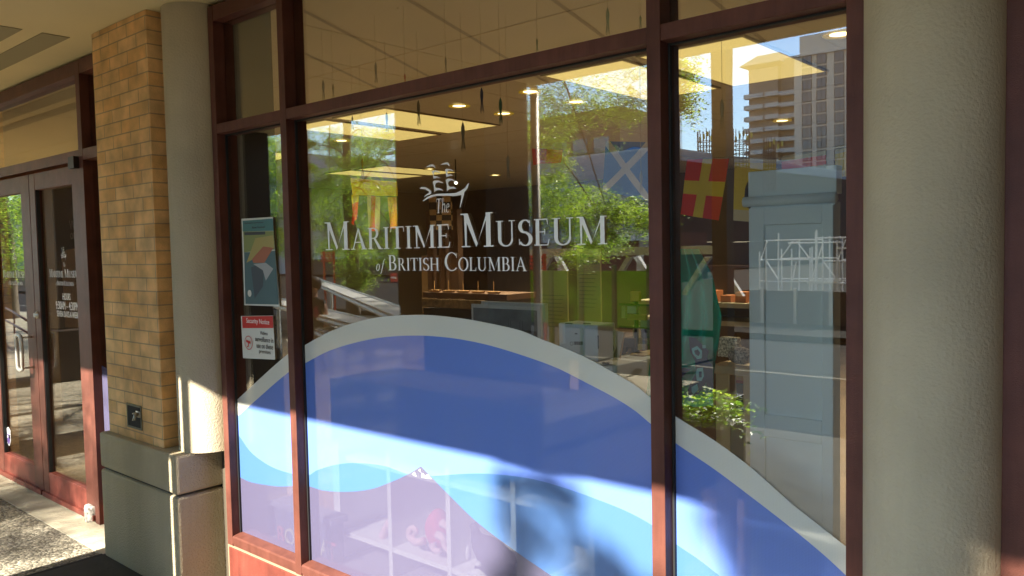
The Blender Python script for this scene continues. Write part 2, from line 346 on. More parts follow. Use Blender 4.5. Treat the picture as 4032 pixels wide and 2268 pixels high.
OUT = curve([(942, 1567), (1128, 1400), (1197.5, 1361), (1291, 1310), (1370, 1279), (1479, 1251), (1589, 1241), (1683, 1240), (1800, 1251), (1918, 1271), (2050, 1301), (2121, 1330), (2191, 1357), (2301, 1404), (2426, 1471), (2505, 1518), (2561, 1563), (2656, 1635), (2813, 1733), (2955, 1838), (3110, 1975), (3243, 2081), (3333, 2151)])
INN = curve([(978, 1603), (1138, 1465), (1201, 1431), (1291, 1384), (1385, 1353), (1487, 1331), (1589, 1322), (1683, 1322), (1800, 1333.6), (1918, 1357), (2050, 1396), (2191, 1447), (2309, 1506), (2426, 1568), (2505, 1619), (2561, 1666), (2656, 1740), (2813, 1846), (2969, 1963), (3126, 2085), (3243, 2182), (3333, 2265)])
C1 = curve([(947, 1721), (986, 1776), (1033, 1815), (1080, 1842), (1140, 1862), (1209, 1874), (1252, 1850), (1338, 1827), (1409, 1823), (1518, 1835), (1608, 1867), (1691, 1874), (1816, 1866), (1902, 1864), (2007, 1872), (2113, 1889), (2238, 1925), (2348, 1964), (2465, 2011), (2567, 2066), (2660, 2139), (2758, 2206), (2836, 2268)])
C2a = curve([(951, 1881), (986, 1897), (1048, 1909), (1103, 1915), (1209, 1913), (1276, 1931), (1370, 1936), (1464, 1925), (1542, 1897), (1608, 1867), (1659, 1836)])
C2b = curve([(1659, 1836), (1777, 1956), (1879, 2054), (2050, 2183), (2137, 2242)])
xpk = onY(1659, 1836, 0).x
def C2(x): return C2a(x) if x <= xpk else C2b(x)
wg = bpy.data.objects.new('wave_graphic', None); COL.objects.link(wg); wg.parent = win
FYF = -.0022
def strip_between(name, top, bot, m):
    b = MB()
    for (a, c) in ((XL1+.007, XM0-.007), (XM1+.007, XN0-.007), (XN1+.007, XR0-.007)):
        n = max(8, int((c-a)/.012)); xs = [a+(c-a)*i/n for i in range(n+1)]
        if a < xpk < c: xs = sorted(xs+[xpk])
        zl = Z_S+.007
        for i in range(len(xs)-1):
            t0, t1 = max(top(xs[i]), zl), max(top(xs[i+1]), zl); b0, b1 = max(bot(xs[i]), zl), max(bot(xs[i+1]), zl)
            b0, b1 = min(b0, t0), min(b1, t1)
            if t0-b0 < 1e-5 and t1-b1 < 1e-5: continue
            b.add([(xs[i], FYF, b0), (xs[i+1], FYF, b1), (xs[i+1], FYF, t1), (xs[i], FYF, t0)], [(0, 1, 2, 3)])
    return b.make(name, m, wg)
top2 = lambda x: min(max(C1(x), C2(x)), INN(x))
strip_between('crest_band', OUT, INN, FB); strip_between('blue_field', INN, top2, FF)
strip_between('light_blue_swell', top2, lambda x: min(C2(x), top2(x)), FL); strip_between('indigo_ground', lambda x: min(C2(x), top2(x)), lambda x: -1, FP)
sp_ = MB()
for q in ([(1622, 1868), (1632, 1858), (1640, 1876)], [(1660, 1862), (1668, 1866), (1672, 1876), (1684, 1868), (1700, 1886), (1660, 1880)], [(1648, 1852), (1654, 1846), (1656, 1860)]):
    sp_.flat([tuple(onY(a, b, FYF-.0006)) for a, b in q])
sp_.make('snow_patch', FW, wg)

# --- serif lettering, drawn stroke by stroke
class Pen:
    def __init__(s): s.polys = []
    def poly(s, p): s.polys.append([(float(a), float(b)) for a, b in p])
    def rect(s, x0, z0, x1, z1): s.poly([(x0, z0), (x1, z0), (x1, z1), (x0, z1)])
    def path(s, pts, thick, thin, full=None):
        pts = [Vector(p) for p in pts]; L_ = []; R_ = []
        for i, p in enumerate(pts):
            d = (pts[min(i+1, len(pts)-1)]-pts[max(i-1, 0)]).normalized()
            wdt = thin+(thick-thin)*abs(d.y)**1.5
            if full: wdt *= full(i/(len(pts)-1))
            n = Vector((-d.y, d.x))*wdt/2; L_.append(p+n); R_.append(p-n)
        for i in range(len(pts)-1): s.poly([L_[i], L_[i+1], R_[i+1], R_[i]])
def arc(cx, cz, rx, rz, a0, a1, n=18): return [(cx+rx*math.cos(math.radians(a0+(a1-a0)*i/n)), cz+rz*math.sin(math.radians(a0+(a1-a0)*i/n))) for i in range(n+1)]
TK, TN, SH = .135, .05, .035
def serif(p, x, z, w=.26):
    zz = (z, z+SH) if z < .5 else (z-SH, z); p.rect(x-w/2, zz[0], x+w/2, zz[1])
def stem(p, x, z0=0, z1=1, w=TK): p.rect(x-w/2, z0, x+w/2, z1)
def glyph(ch):
    p = Pen()
    if ch == 'I': stem(p, .15); serif(p, .15, 0, .28); serif(p, .15, 1, .28); wd = .30
    elif ch == 'L': stem(p, .15); serif(p, .15, 1, .28); p.rect(.02, 0, .56, .045); p.poly([(.50, 0), (.56, 0), (.60, .26), (.57, .26)]); wd = .60
    elif ch == 'E': stem(p, .15); p.rect(.02, 0, .54, .045); p.rect(.02, .955, .52, 1); p.rect(.15, .49, .42, .535); p.poly([(.49, 0), (.54, 0), (.59, .24), (.56, .24)]); p.poly([(.48, 1), (.52, 1), (.54, .78), (.515, .78)]); p.poly([(.40, .42), (.43, .42), (.43, .61), (.40, .61)]); wd = .60
    elif ch == 'T': stem(p, .34); serif(p, .34, 0, .30); p.rect(.03, .955, .65, 1); p.poly([(.0, .76), (.03, .76), (.07, 1), (.03, 1)]); p.poly([(.65, .76), (.68, .76), (.65, 1), (.61, 1)]); wd = .68
    elif ch == 'H': stem(p, .15); stem(p, .65); p.rect(.15, .485, .65, .53); [serif(p, x, z, .28) for x in (.15, .65) for z in (0, 1)]; wd = .80
    elif ch == 'M':
        p.poly([(.15, 0), (.20, 0), (.215, 1), (.13, 1)]); stem(p, .88, 0, 1, .14); p.poly([(.10, 1), (.25, 1), (.55, .10), (.50, 0)]); p.poly([(.50, 0), (.545, .10), (.84, 1), (.86, 1), (.86, .9)])
        serif(p, .175, 0, .28); serif(p, .88, 0, .30); p.rect(.02, 1-SH, .22, 1); p.rect(.84, 1-SH, 1.02, 1); wd = 1.04
    elif ch == 'A': p.poly([(.08, 0), (.135, 0), (.42, .93), (.38, 1)]); p.poly([(.36, 1), (.43, 1), (.78, 0), (.61, 0)]); p.rect(.22, .32, .60, .365); serif(p, .11, 0, .24); serif(p, .69, 0, .30); wd = .84
    elif ch in 'RBP':
        stem(p, .15); p.rect(.02, 0, .28, SH); p.rect(.02, 1-SH, .20, 1)
        p.path([(.15, .975), (.3, .975)]+arc(.30, .74, .20, .235, 90, -90)+[(.15, .505)], .125, .045)
        if ch == 'R': p.poly([(.30, .51), (.41, .51), (.72, .0), (.56, .0)]); p.rect(.56, 0, .78, .03); wd = .76
        else: p.path([(.15, .505), (.32, .505)]+arc(.33, .265, .23, .24, 90, -90)+[(.15, .025)], .135, .045); wd = .66
    elif ch == 'U': stem(p, .17, .3, 1); stem(p, .66, .3, 1, .055); serif(p, .17, 1, .30); serif(p, .66, 1, .24); p.path([(.17, .32)]+arc(.415, .27, .245, .255, 180, 360)+[(.66, .32)], .12, .06, lambda t: 1.15-.55*t); wd = .82
    elif ch == 'S': p.path(arc(.30, .745, .195, .235, 35, 250, 16)+[(.33, .51)]+arc(.29, .255, .215, .235, 60, -155, 16)[1:], .125, .05, lambda t: .75+.45*math.sin(math.pi*t)); p.poly([(.46, .74), (.49, .74), (.49, .97), (.465, .97)]); p.poly([(.055, .04), (.08, .04), (.085, .27), (.055, .27)]); wd = .56
    elif ch == 'C': p.path(arc(.47, .5, .38, .495, 42, 318, 26), .14, .05, lambda t: .6+.45*math.sin(math.pi*t)); p.poly([(.755, .70), (.785, .70), (.785, .95), (.76, .95)]); wd = .82
    elif ch == 'O': p.path(arc(.43, .5, .36, .49, 0, 360, 30), .14, .05); wd = .86
    elif ch == 'h': stem(p, .12, 0, 1.02, .075); p.path(arc(.29, .42, .15, .20, 160, 0, 10)+[(.44, .1), (.50, .02)], .08, .04); wd = .52
    elif ch == 'e': p.path([(.10, .36), (.38, .40)]+arc(.24, .40, .14, .21, 0, 180, 10)+arc(.26, .24, .17, .22, 180, 320, 10), .075, .035); wd = .44
    elif ch == 'o': p.path(arc(.23, .31, .16, .30, 0, 360, 20), .085, .04); wd = .46
    elif ch == 'f': p.path([(.44, 1.0), (.36, 1.04), (.28, .9), (.20, .3), (.14, -.15), (.04, -.26)], .075, .045); p.rect(.08, .60, .38, .635); wd = .38
    else: wd = .4
    return p.polys, wd
def word(mb, s, x0, x1, z, hbig, hsmall, y, slant=0, gap=.055):
    """big first letter, small capitals after it, stretched to fill x0..x1"""
    adv = []; X = 0
    for i, ch in enumerate(s):
        h = hbig if i == 0 else hsmall; pl, wd = glyph(ch); adv.append((X, h, pl)); X += (wd+gap)*h
    X -= gap*hsmall; k = (x1-x0)/X; lay = 0
    for (ax, h, pl) in adv:
        for q in pl:
            lay = (lay+1) % 5
            mb.flat([(x0+k*(ax+u*h+slant*v*h), y-lay*.00006, z+v*h) for u, v in q])
def px(a, b=1000, Y=0): return onY(a, b, Y).x
let = MB(); LY = -.0035
zb1 = onY(1800, 974, 0).z
hM = onY(1285, 875, 0).z - onY(1285, 984, 0).z; hs = (onY(1500, 896, 0).z-onY(1500, 981, 0).z)
word(let, 'MARITIME', px(1283), px(1778), zb1, hM, hs, LY); word(let, 'MUSEUM', px(1817), px(2395), zb1, hM*1.02, hs*1.03, LY)
zb2 = onY(1800, 1066, 0).z; hB = onY(1530, 1005, 0).z-onY(1530, 1065, 0).z
word(let, 'BRITISH', px(1530), px(1731), zb2, hB*1.0, hB*.80, LY); word(let, 'COLUMBIA', px(1752), px(2076), zb2, hB*1.10, hB*.80, LY)
word(let, 'of', px(1480), px(1512), zb2-.002, hB*.75, hB*.75, LY, slant=.15)
word(let, 'The', px(1722), px(1775), onY(1750, 838, 0).z, .052, .052, LY, slant=.16)
let.make('lettering', WHITE, win)
SHIP = [[(310, 447), (380, 413), (435, 404), (458, 425), (476, 467), (440, 440), (405, 435)], [(550, 410), (600, 385), (650, 370), (683, 373), (700, 405), (705, 437), (665, 400), (620, 405)],
        [(413, 520), (440, 503), (500, 507), (550, 530), (548, 543), (500, 528), (460, 530), (443, 552), (450, 590), (500, 598), (560, 625), (500, 620), (440, 637), (435, 560)],
        [(626, 487), (660, 472), (710, 478), (765, 505), (765, 511), (715, 500), (680, 503), (663, 530), (680, 572), (710, 560), (770, 590), (710, 590), (652, 607), (645, 530)],
        [(430, 685), (460, 663), (520, 662), (595, 700), (590, 708), (525, 692), (485, 705), (467, 740), (480, 785), (540, 786), (604, 826), (600, 832), (530, 818), (475, 835), (455, 862), (450, 780)],
        [(641, 655), (680, 632), (730, 635), (808, 675), (730, 662), (695, 680), (682, 705), (690, 750), (715, 768), (775, 765), (820, 801), (750, 797), (700, 808), (660, 842), (660, 750)],
        [(220, 790), (240, 773), (300, 772), (350, 795), (406, 835), (406, 870), (385, 895), (340, 905), (290, 938), (300, 915), (370, 860), (365, 845), (310, 808), (255, 803), (225, 803)],
        [(258, 1008), (330, 940), (400, 905), (500, 882), (600, 878), (720, 875), (800, 868), (880, 835), (950, 790), (1010, 708), (1018, 720), (1000, 790), (944, 855), (940, 900), (915, 980), (885, 1090), (870, 1118), (880, 1040), (895, 960), (895, 900), (840, 912), (760, 922), (680, 915), (600, 918), (500, 915), (430, 930), (350, 962)]]
sm = MB()
for i, q in enumerate(SHIP): sm.flat([tuple(onY(1600+a/4.14, 550+b/4.14, LY-.0001*i)) for a, b in q])
sm.make('ship_emblem', WHITE, win)

# ================================================================== THE DOORS
ent = thing('entrance_frame', 'maroon entrance frame with a glazed transom above the double doors', 'door frame')
HZ0, HZ1 = 2.225, 2.29
for (a, b) in ((-5.155, -5.095), (-7.075, -7.005), (-4.60, -4.52), (-7.6, -7.52)): box('jamb', a, b, FY, .05, .0, 2.817, PAINT, ent, .0015)
for (a, b) in ((-7.005, -5.155), (-5.095, -4.60), (-7.52, -7.075)):
    box('transom_bar', a, b, FY+.001, .05, HZ0, HZ1, PAINT, ent, .0015); box('head_bar', a, b, FY+.001, .05, 2.735, 2.817, PAINT, ent, .0015)
    box('transom_glass', a, b, .0, .006, HZ1, 2.735, GLASS, ent)
for (a, b) in ((-5.095, -4.60), (-7.52, -7.075)):
    box('sidelight_glass', a, b, .0, .006, .12, HZ0, GLASS, ent); box('kick_panel', a, b, -.03, .05, 0, .12, PAINTP, ent)
    b_ = MB().flat([(a+.005, -.002, .13), (b-.005, -.002, .13), (b-.005, -.002, .9), (a+.005, -.002, .98)]).make('sidelight_graphic', FP, ent)
box('closer_box', -5.235, -5.15, -.085, -.054, 2.178, 2.25, mat('dark_bronze', (.03, .022, .018), .5), ent)
def door(x0, x1, g0, g1, label):
    d = thing('glass_door', label, 'door', 'double doors of the museum')
    y0, y1 = -.045, .0
    box('stile', x0, g0, y0, y1, .012, 2.205, PAINT, d, .002); box('stile', g1, x1, y0, y1, .012, 2.205, PAINT, d, .002)
    box('top_rail', g0, g1, y0+.001, y1, 2.095, 2.205, PAINT, d, .002); box('bottom_rail', g0, g1, y0+.001, y1, .012, .185, PAINTP, d, .002)
    box('glass_pane', g0, g1, -.018, -.012, .185, 2.095, GLASS, d)
    k = MB(); k.box(g0, g0+.008, -.04, -.0185, .185, 2.095); k.box(g1-.008, g1, -.04, -.0185, .185, 2.095); k.make('gasket', GASKET, d)
    box('sweep', x0+.01, x1-.01, -.062, -.046, .012, .045, PAINTP, d)
    return d
dr = door(-6.022, -5.16, -5.925, -5.30, 'right hand glass door with hours of opening and a lock in its bottom rail')
dl = door(-6.995, -6.03, -6.815, -6.19, 'left hand glass door with the white loop handle and a shield sticker')
def small_sign(parent, x0, x1, z):
    b = MB(); w_ = x1-x0
    word(b, 'MARITIME', x0, x0+w_*.45, z, w_*.10, w_*.078, -.0195); word(b, 'MUSEUM', x0+w_*.485, x1, z, w_*.10, w_*.08, -.0195)
    word(b, 'BRITISH', x0+w_*.24, x0+w_*.44, z-w_*.10, w_*.055, w_*.046, -.0195); word(b, 'COLUMBIA', x0+w_*.46, x0+w_*.75, z-w_*.10, w_*.06, w_*.046, -.0195)
    word(b, 'of', x0+w_*.19, x0+w_*.22, z-w_*.10, w_*.045, w_*.045, -.0195, slant=.15)
    word(b, 'The', x0+w_*.46, x0+w_*.52, z+w_*.13, w_*.05, w_*.05, -.0195, slant=.15)
    for i, q in enumerate(SHIP): b.flat([(x0+w_*.40+(a-220)/800*w_*.17, -.0195-.0001*i, z+w_*.20+(1118-c)/750*w_*.17) for a, c in q])
    b.make('lettering', WHITE, parent)
mmz = onY(250, 1092, -.018).z
small_sign(dr, onY(196, 1085, -.018).x, onY(322, 1085, -.018).x, mmz)
small_sign(dl, onY(13, 1085, -.018).x, onY(117, 1085, -.018).x, mmz-.01)
for (tx, yy, sz, a, b) in (('HOURS', 1180, .062, 247, 278), ('9:30AM \u2013 4:30PM', 1216, .075, 221, 309), ('SEVEN DAYS A WEEK', 1245, .055, 225, 309)):
    A, B = onY(a, yy, -.0195), onY(b, yy, -.0195)
    o = text('opening_hours', tx, sz, (0, 0, 0), WHITE, dr); wid = o.dimensions.x; xs = [v.co.x for v in o.data.vertices]; wid = max(xs)-min(xs)
    o.data.transform(Matrix.Translation((A.x, -.0195, A.z)) @ Matrix.Diagonal(((B.x-A.x)/wid, 1, 1, 1)) @ Matrix.Translation((-min(xs), 0, 0)))
# loop handle, locks, stickers
hn = MB(); hx0, hx1, hz0, hz1 = -6.195, -6.10, .875, 1.115
loop = []
for (cx, cz, a0) in ((hx1-.03, hz1-.03, 0), (hx0+.03, hz1-.03, 90), (hx0+.03, hz0+.03, 180), (hx1-.03, hz0+.03, 270)):
    loop += [(cx+.03*math.cos(math.radians(a0+t)), -.115, cz+.03*math.sin(math.radians(a0+t))) for t in (0, 30, 60, 90)]
hn.tube(loop+[loop[0]], .012, 10, False)
for z in (hz0+.015, hz1-.015): hn.tube([(hx1-.01, -.115, z), (hx1-.01, -.044, z)], .007, 8)
hn.make('handle', mat('ivory_plastic', (.75, .73, .66), .35), dl, smooth=True)
lk = MB()
for (a, b, r) in ((127, 1968, .03), (148, 1240, .026)):
    c = onY(a, b, -.045); ring = [(r, 0), (r, .006), (r*.6, .009), (r*.55, .022), (r*.35, .022), (0.001, .018)]; q = MB().lathe(ring, (0, 0, 0), 18)
    lk.add([(c.x+v[0], c.y-v[2], c.z+v[1]) for v in q.v], q.f)
lk.make('lock', mat('brushed_steel', (.5, .48, .43), .35, metal=.9), dr, smooth=True)
st = onY(34, 1720, -.02)
sh = [(-.03, .055), (0, .075), (.03, .055), (.03, -.02), (.018, -.05), (0, -.07), (-.018, -.05), (-.03, -.02)]
MB().prism([(st.x+a*1.5, st.z+b) for a, b in sh], 'y', -.0205, -.0195).make('shield_sticker', mat('sticker_white', (.7, .7, .72), .5), dl)
MB().prism([(st.x+a*1.2, st.z+.8*b-.004) for a, b in sh if b < .0]+[(st.x-.033, st.z+.02), (st.x+.033, st.z+.02)][::-1], 'y', -.0215, -.0206).make('shield_panel', mat('sticker_purple', (.16, .10, .32), .5), dl)
# rusty door stop at the foot of the frame
dsx = onZ(388, 2044, 0.0); ds = MB().lathe([(.045, 0), (.05, .01), (.05, .085), (.046, .10), (0.001, .10)], (dsx.x, dsx.y-.03, 0), 20)
tag(ds.make('door_stop', mat('chipped_white', (.55, .50, .44), .6, var=(45, .9)), None, True), 'short chipped white cylinder at the foot of the door frame', 'door stop')

# right-hand neighbour window
nw = thing('neighbour_window', 'maroon framed window to the right of the wide round column', 'window')
box('jamb', -.328, -.23, FY, .05, .235, 2.805, PAINT, nw, .0015); box('kick_panel', -.328, 1.8, -.05, .05, .02, .234, PAINTP, nw)
box('head_bar', -.23, 1.8, FY, .05, 2.735, 2.805, PAINT, nw); box('jamb', 1.72, 1.8, FY, .05, .235, 2.735, PAINT, nw)
box('glass_pane', -.23, 1.72, 0, .006, .235, 2.735, GLASS, nw)

# ================================================================== NOTICES ON THE LEFT PANE
PAPER = mat('paper_white', (.66, .64, .56), .7)
def sheet(name, quad, Y, m, parent=None, curl=.0):
    """paper sheet with a slightly wavy surface, quad = TL, TR, BR, BL in picture sight lines"""
    c = [onY(a, b, Y) for a, b in quad]; b = MB(); n = 10; vs = []; fs = []
    for i in range(n+1):
        for k in range(n+1):
            u, v = k/n, i/n; p = (c[0]*(1-u)+c[1]*u)*(1-v)+(c[3]*(1-u)+c[2]*u)*v
            p.y -= curl*(math.sin(v*6)*.5+.5)*u; vs.append(p)
    for i in range(n):
        for k in range(n): fs.append((i*(n+1)+k, i*(n+1)+k+1, (i+1)*(n+1)+k+1, (i+1)*(n+1)+k))
    b.add(vs, fs); return b.make(name, m, parent, smooth=True)
def crop7(a, b): return (900+a/1.704, 800+b/1.704)
def pl(name, pts, Y, m, parent): return MB().flat([tuple(onY(*crop7(a, b), Y)) for a, b in pts]).make(name, m, parent)
sn = thing('security_notice', 'white paper security notice with a red heading taped low on the left pane', 'notice')
sheet('sheet', [crop7(82, 757), crop7(300, 754), crop7(313, 1050), crop7(97, 1040)], -.004, PAPER, sn, .001)
pl('heading', [(90, 760), (297, 757), (300, 838), (93, 838)], -.0062, mat('notice_red', (.55, .03, .02), .6), sn)
INK = mat('ink_grey', (.08, .07, .07), .7)
def fit_text(name, s, quadpx, Y, m, parent, size=.05):
    (a, b), (c, d) = quadpx; A = onY(*crop7(a, b), Y); B = onY(*crop7(c, d), Y)
    o = text(name, s, size, (0, 0, 0), m, parent, ext=.0003); xs = [v.co.x for v in o.data.vertices]; zs = [v.co.z for v in o.data.vertices]
    o.data.transform(Matrix.Translation((A.x, Y, A.z)) @ Matrix.Diagonal(((B.x-A.x)/(max(xs)-min(xs)), 1, (B.z-A.z)/(max(zs)-min(zs)), 1)) @ Matrix.Translation((-min(xs), 0, -min(zs)))); return o
fit_text('heading_text', 'Security Notice', ((120, 812), (272, 782)), -.0066, WHITE, sn)
for (s_, a, b, c, d) in (('Video', 211, 882, 261, 862), ('surveillance in', 179, 925, 299, 905), ('use on these', 188, 970, 296, 948), ('premises', 205, 1012, 281, 990)):
    fit_text('body_text', s_, ((a, b), (c, d)), -.0062, INK, sn)
ic = MB(); cc = onY(*crop7(134, 937), -.0062); RX = cc.x-onY(*crop7(108, 937), -.0062).x; RZ = onY(*crop7(134, 890), -.0062).z-cc.z
ring = [(cc.x+RX*math.cos(t*math.pi/12), cc.z+RZ*math.sin(t*math.pi/12)) for t in range(24)]
for i in range(24):
    a, b = ring[i], ring[(i+1) % 24]; ic.add([(a[0], -.0062, a[1]), (b[0], -.0062, b[1]), (cc.x+(b[0]-cc.x)*.9, -.0062, cc.z+(b[1]-cc.z)*.9), (cc.x+(a[0]-cc.x)*.9, -.0062, cc.z+(a[1]-cc.z)*.9)], [(0, 1, 2, 3)])
ic.flat([tuple(onY(*crop7(a, b), -.0062)) for a, b in ((118, 915), (147, 928), (147, 945), (118, 932))]); ic.flat([tuple(onY(*crop7(a, b), -.0062)) for a, b in ((130, 935), (136, 937), (136, 962), (124, 966), (124, 958), (130, 957))])
ic.make('camera_symbol', MATS['notice_red'], sn)
po = thing('event_poster', 'teal and yellow boat festival poster on the left pane above the security notice', 'poster')
sheet('sheet', [crop7(87, 105), crop7(299, 92), crop7(344, 692), crop7(107, 685)], -.004, PAPER, po, .003)
for nm, q, c in (('header', [(94, 118), (296, 103), (303, 185), (96, 190)], (.04, .22, .20)), ('sky', [(98, 190), (303, 187), (310, 310), (103, 330)], (.30, .34, .06)), ('sail', [(180, 235), (300, 215), (306, 300), (120, 400)], (.55, .42, .08)),
                 ('water', [(104, 330), (312, 320), (336, 680), (113, 676)], (.05, .14, .15)), ('hull', [(158, 375), (232, 290), (300, 300), (240, 400), (165, 400)], (.55, .13, .03)), ('keel', [(150, 430), (240, 400), (230, 560), (175, 640)], (.02, .04, .06)), ('black_bar', [(105, 196), (245, 190), (246, 210), (107, 216)], (.015, .015, .02)),
                 ('white_hull', [(165, 408), (250, 400), (300, 440), (250, 520), (230, 450)], (.5, .5, .48))):
    pl(nm, q, -.0072-.0002*('header sky water sail hull keel black_bar white_hull'.split().index(nm)), mat('poster_'+nm, tuple(v*.6+.05 for v in c), .6), po)
fit_text('title', 'Annual Cowichan', ((105, 140), (232, 122)), -.0090, INK, po); fit_text('title', 'Boat Festival', ((158, 170), (240, 152)), -.0090, INK, po)
cc = onY(*crop7(141, 605), -.0088); MB().prism([(cc.x+.016*math.cos(t*math.pi/8), cc.z+.016*math.sin(t*math.pi/8)) for t in range(16)], 'y', -.0091, -.0087).make('round_seal', PAPER, po)

# ================================================================== INSIDE THE SHOP
k_ = 2**(-EXPO)
PANEL = mat('luminous_panel', (.8, .75, .5), .6, emit=((1.0, .76, .24), .80*k_))
TRIM = mat('panel_trim', (.30, .24, .15), .5)
lp_labels = ['square yellow ceiling light panel over the shop, top right by the tower reflection', 'yellow ceiling light panel cut by the right hand mullion',
             'yellow ceiling light panel nearer the middle, right one of the left pair', 'yellow ceiling light panel left one of the left pair, above the tree reflection',
             'thin looking far yellow ceiling light panel behind the ship emblem', 'second far yellow ceiling light panel beside the one behind the emblem', 'yellow ceiling light panel far left seen through the doors', 'yellow ceiling light panel beside the far left one']
for i, (x0, x1, y0, y1) in enumerate(((-3.0, -2.21, 2.77, 4.26), (-3.84, -3.10, 2.77, 4.26), (-6.47, -5.69, 2.8, 4.39), (-7.30, -6.59, 2.8, 4.39), (-10.35, -9.6, 6.1, 7.75), (-11.15, -10.45, 6.1, 7.75), (-9.94, -9.15, 2.8, 4.39), (-10.75, -10.05, 2.8, 4.39))):
    t = thing('ceiling_light', lp_labels[i], 'ceiling light', 'square light panels in the shop ceiling')
    box('diffuser', x0+.02, x1-.02, y0+.02, y1-.02, 2.940, 2.949, PANEL, t)
    f = MB(); f.box(x0, x1, y0, y0+.02, 2.935, 2.949); f.box(x0, x1, y1-.02, y1, 2.935, 2.949); f.box(x0, x0+.02, y0+.02, y1-.02, 2.935, 2.949); f.box(x1-.02, x1, y0+.02, y1-.02, 2.935, 2.949); f.make('frame', TRIM, t)
cs = MB()
for x in (-8.1, -5.05, -4.6, -3.95, -1.9, -1.2): cs.box(x, x+.006, .1, 11, 2.9475, 2.9488)
for y in (1.6, 2.3, 4.85, 5.5, 6.9, 8.6): cs.box(-13.9, 3, y, y+.010, 2.9470, 2.9484)
structure(cs.make('ceiling_joint', mat('joint_light', (.42, .34, .22), .5)))
DLM = mat('lamp_white', (1, .9, .6), .5, emit=((1, .80, .38), 5.5*k_)); DLG = mat('gold_reflector', (.75, .52, .06), .25, metal=.7, emit=((1, .62, .04), .28*k_))
dl_l = ['gold downlight just above the emblem side of the middle pane, nearest left', 'gold downlight right of the first, behind a hanging squid', 'gold downlight beside the bright vertical pipe', 'gold downlight in the tree reflection right of the pipe',
        'brightest gold downlight at the top right corner against the tower', 'gold downlight low in front of the tower reflection', 'gold downlight far left below the pair of panels', 'small gold downlight behind the ship emblem', 'small gold downlight with an arm right of the emblem', 'faint gold downlight right of the bright pipe, low']
for i, (a, b) in enumerate(((1808, 417), (1984, 447), (2088, 361), (2268, 401), (3305, 135), (3080, 475), (1345, 554), (1688, 666), (1950, 690), (2175, 600))):
    p = onZ(a, b, 2.945); t = thing('downlight', dl_l[i], 'downlight', 'round downlights in the shop ceiling', loc=(p.x, p.y, 2.945))
    MB().lathe([(.098, 0), (.10, -.006), (.085, -.006), (.062, .0)], (0, 0, 0), 28).make('trim', DLG, t, True)
    MB().lathe([(.001, -.001), (.06, -.001)], (0, 0, 0), 24).make('lamp', DLM, t)
    la = bpy.data.lights.new('downlight_beam', 'SPOT'); la.energy = 62; la.color = (1, .84, .60); la.spot_size = math.radians(130); la.spot_blend = .6; la.shadow_soft_size = .06
    lo_ = bpy.data.objects.new('downlight_beam', la); COL.objects.link(lo_); lo_.parent = t; lo_.location = (0, 0, -.03)
spl = onZ(1795, 720, 2.6); t = thing('spotlight', 'tiny bright white spotlight right of the ship emblem', 'spotlight'); MB().ball(spl, .022, 10, 6).make('lamp', mat('spot_white', (1, 1, 1), .5, emit=((1, .93, .7), 9*k_)), t); MB().tube([spl+Vector((0, 0, .02)), spl+Vector((0, 0, .34))], .01, 6).make('stem', GASKET, t)

# low interior ledge and the white cube shelving
structure(box('window_ledge', -3.54, -.66, .052, .60, .10, .22, mat('ledge_grey', (.30, .28, .30), .6)))
SHW = mat('shelf_white', (.80, .80, .80), .45)
su = thing('cube_shelf', 'white cube shelving unit right behind the blue film', 'shelf')
pxs = [-3.045, -2.667, -2.303, -1.953, -1.595]
for i, x in enumerate(pxs): box('upright', x-(.02 if i == 0 else .012), x+(.03 if i == 0 else .012), .20, .56, .224, 1.06, SHW, su)
for z in (.335, .69, 1.048):
    for a, b in zip(pxs[:-1], pxs[1:]): box('shelf_board', a+(.031 if a == pxs[0] else .013), b-.013, .202, .56, z, z+.022, SHW, su)
box('back', pxs[0], pxs[-1], .562, .57, .224, 1.06, mat('shelf_back', (.55, .55, .62), .6), su)

# pink octopus on the lower shelf
PINK = mat('pink_plush', (.65, .08, .14), .9, bump=(300, .4)); PALE = mat('pale_pink_plush', (.75, .50, .52), .9, bump=(300, .4))
oc = thing('toy_octopus', 'round pink plush octopus with pale curled arms on the white shelf', 'toy')
c = onY(1712, 2085, .27)
MB().ball((c.x, .29, c.z), (.062, .055, .085), 18, 12, lambda v: Vector((v.x*(1-.25*max(0, v.z/.085)), v.y, v.z))).make('head', PINK, oc, True)
def cat_path(pts, n=6):
    out = []
    for i in range(len(pts)-1):
        p0, p1, p2, p3 = [Vector(pts[max(0, min(len(pts)-1, i+k))]) for k in (-1, 0, 1, 2)]
        for q in range(n):
            t = q/n; out.append(.5*((2*p1)+(-p0+p2)*t+(2*p0-5*p1+4*p2-p3)*t*t+(-p0+3*p1-3*p2+p3)*t**3))
    return out+[Vector(pts[-1])]
for arm in ([(1668, 2130), (1640, 2135), (1615, 2115), (1612, 2090), (1628, 2078), (1640, 2095), (1630, 2105)], [(1722, 2105), (1745, 2120), (1752, 2150), (1765, 2165), (1772, 2150)], [(1700, 2140), (1712, 2165), (1735, 2170)], [(1740, 2060), (1762, 2075), (1775, 2110)]):
    pts = cat_path([tuple(onY(a, b, .225)) for a, b in arm]); n = len(pts)
    MB().tube(pts, [.018-.009*i/n for i in range(n)], 10).make('arm', PALE, oc, True)
sx = onY(1525, 2085, .25); MB().tube(cat_path([(sx.x-.035, .25, .365), (sx.x-.01, .25, .40), (sx.x+.02, .25, .44), (sx.x+.03, .25, .42)]), [.02]*18+[.012], 8).make('toy_starfish', PALE, None, True)
tag(bpy.data.objects['toy_starfish'], 'small pale pink plush left of the octopus behind the post', 'toy')
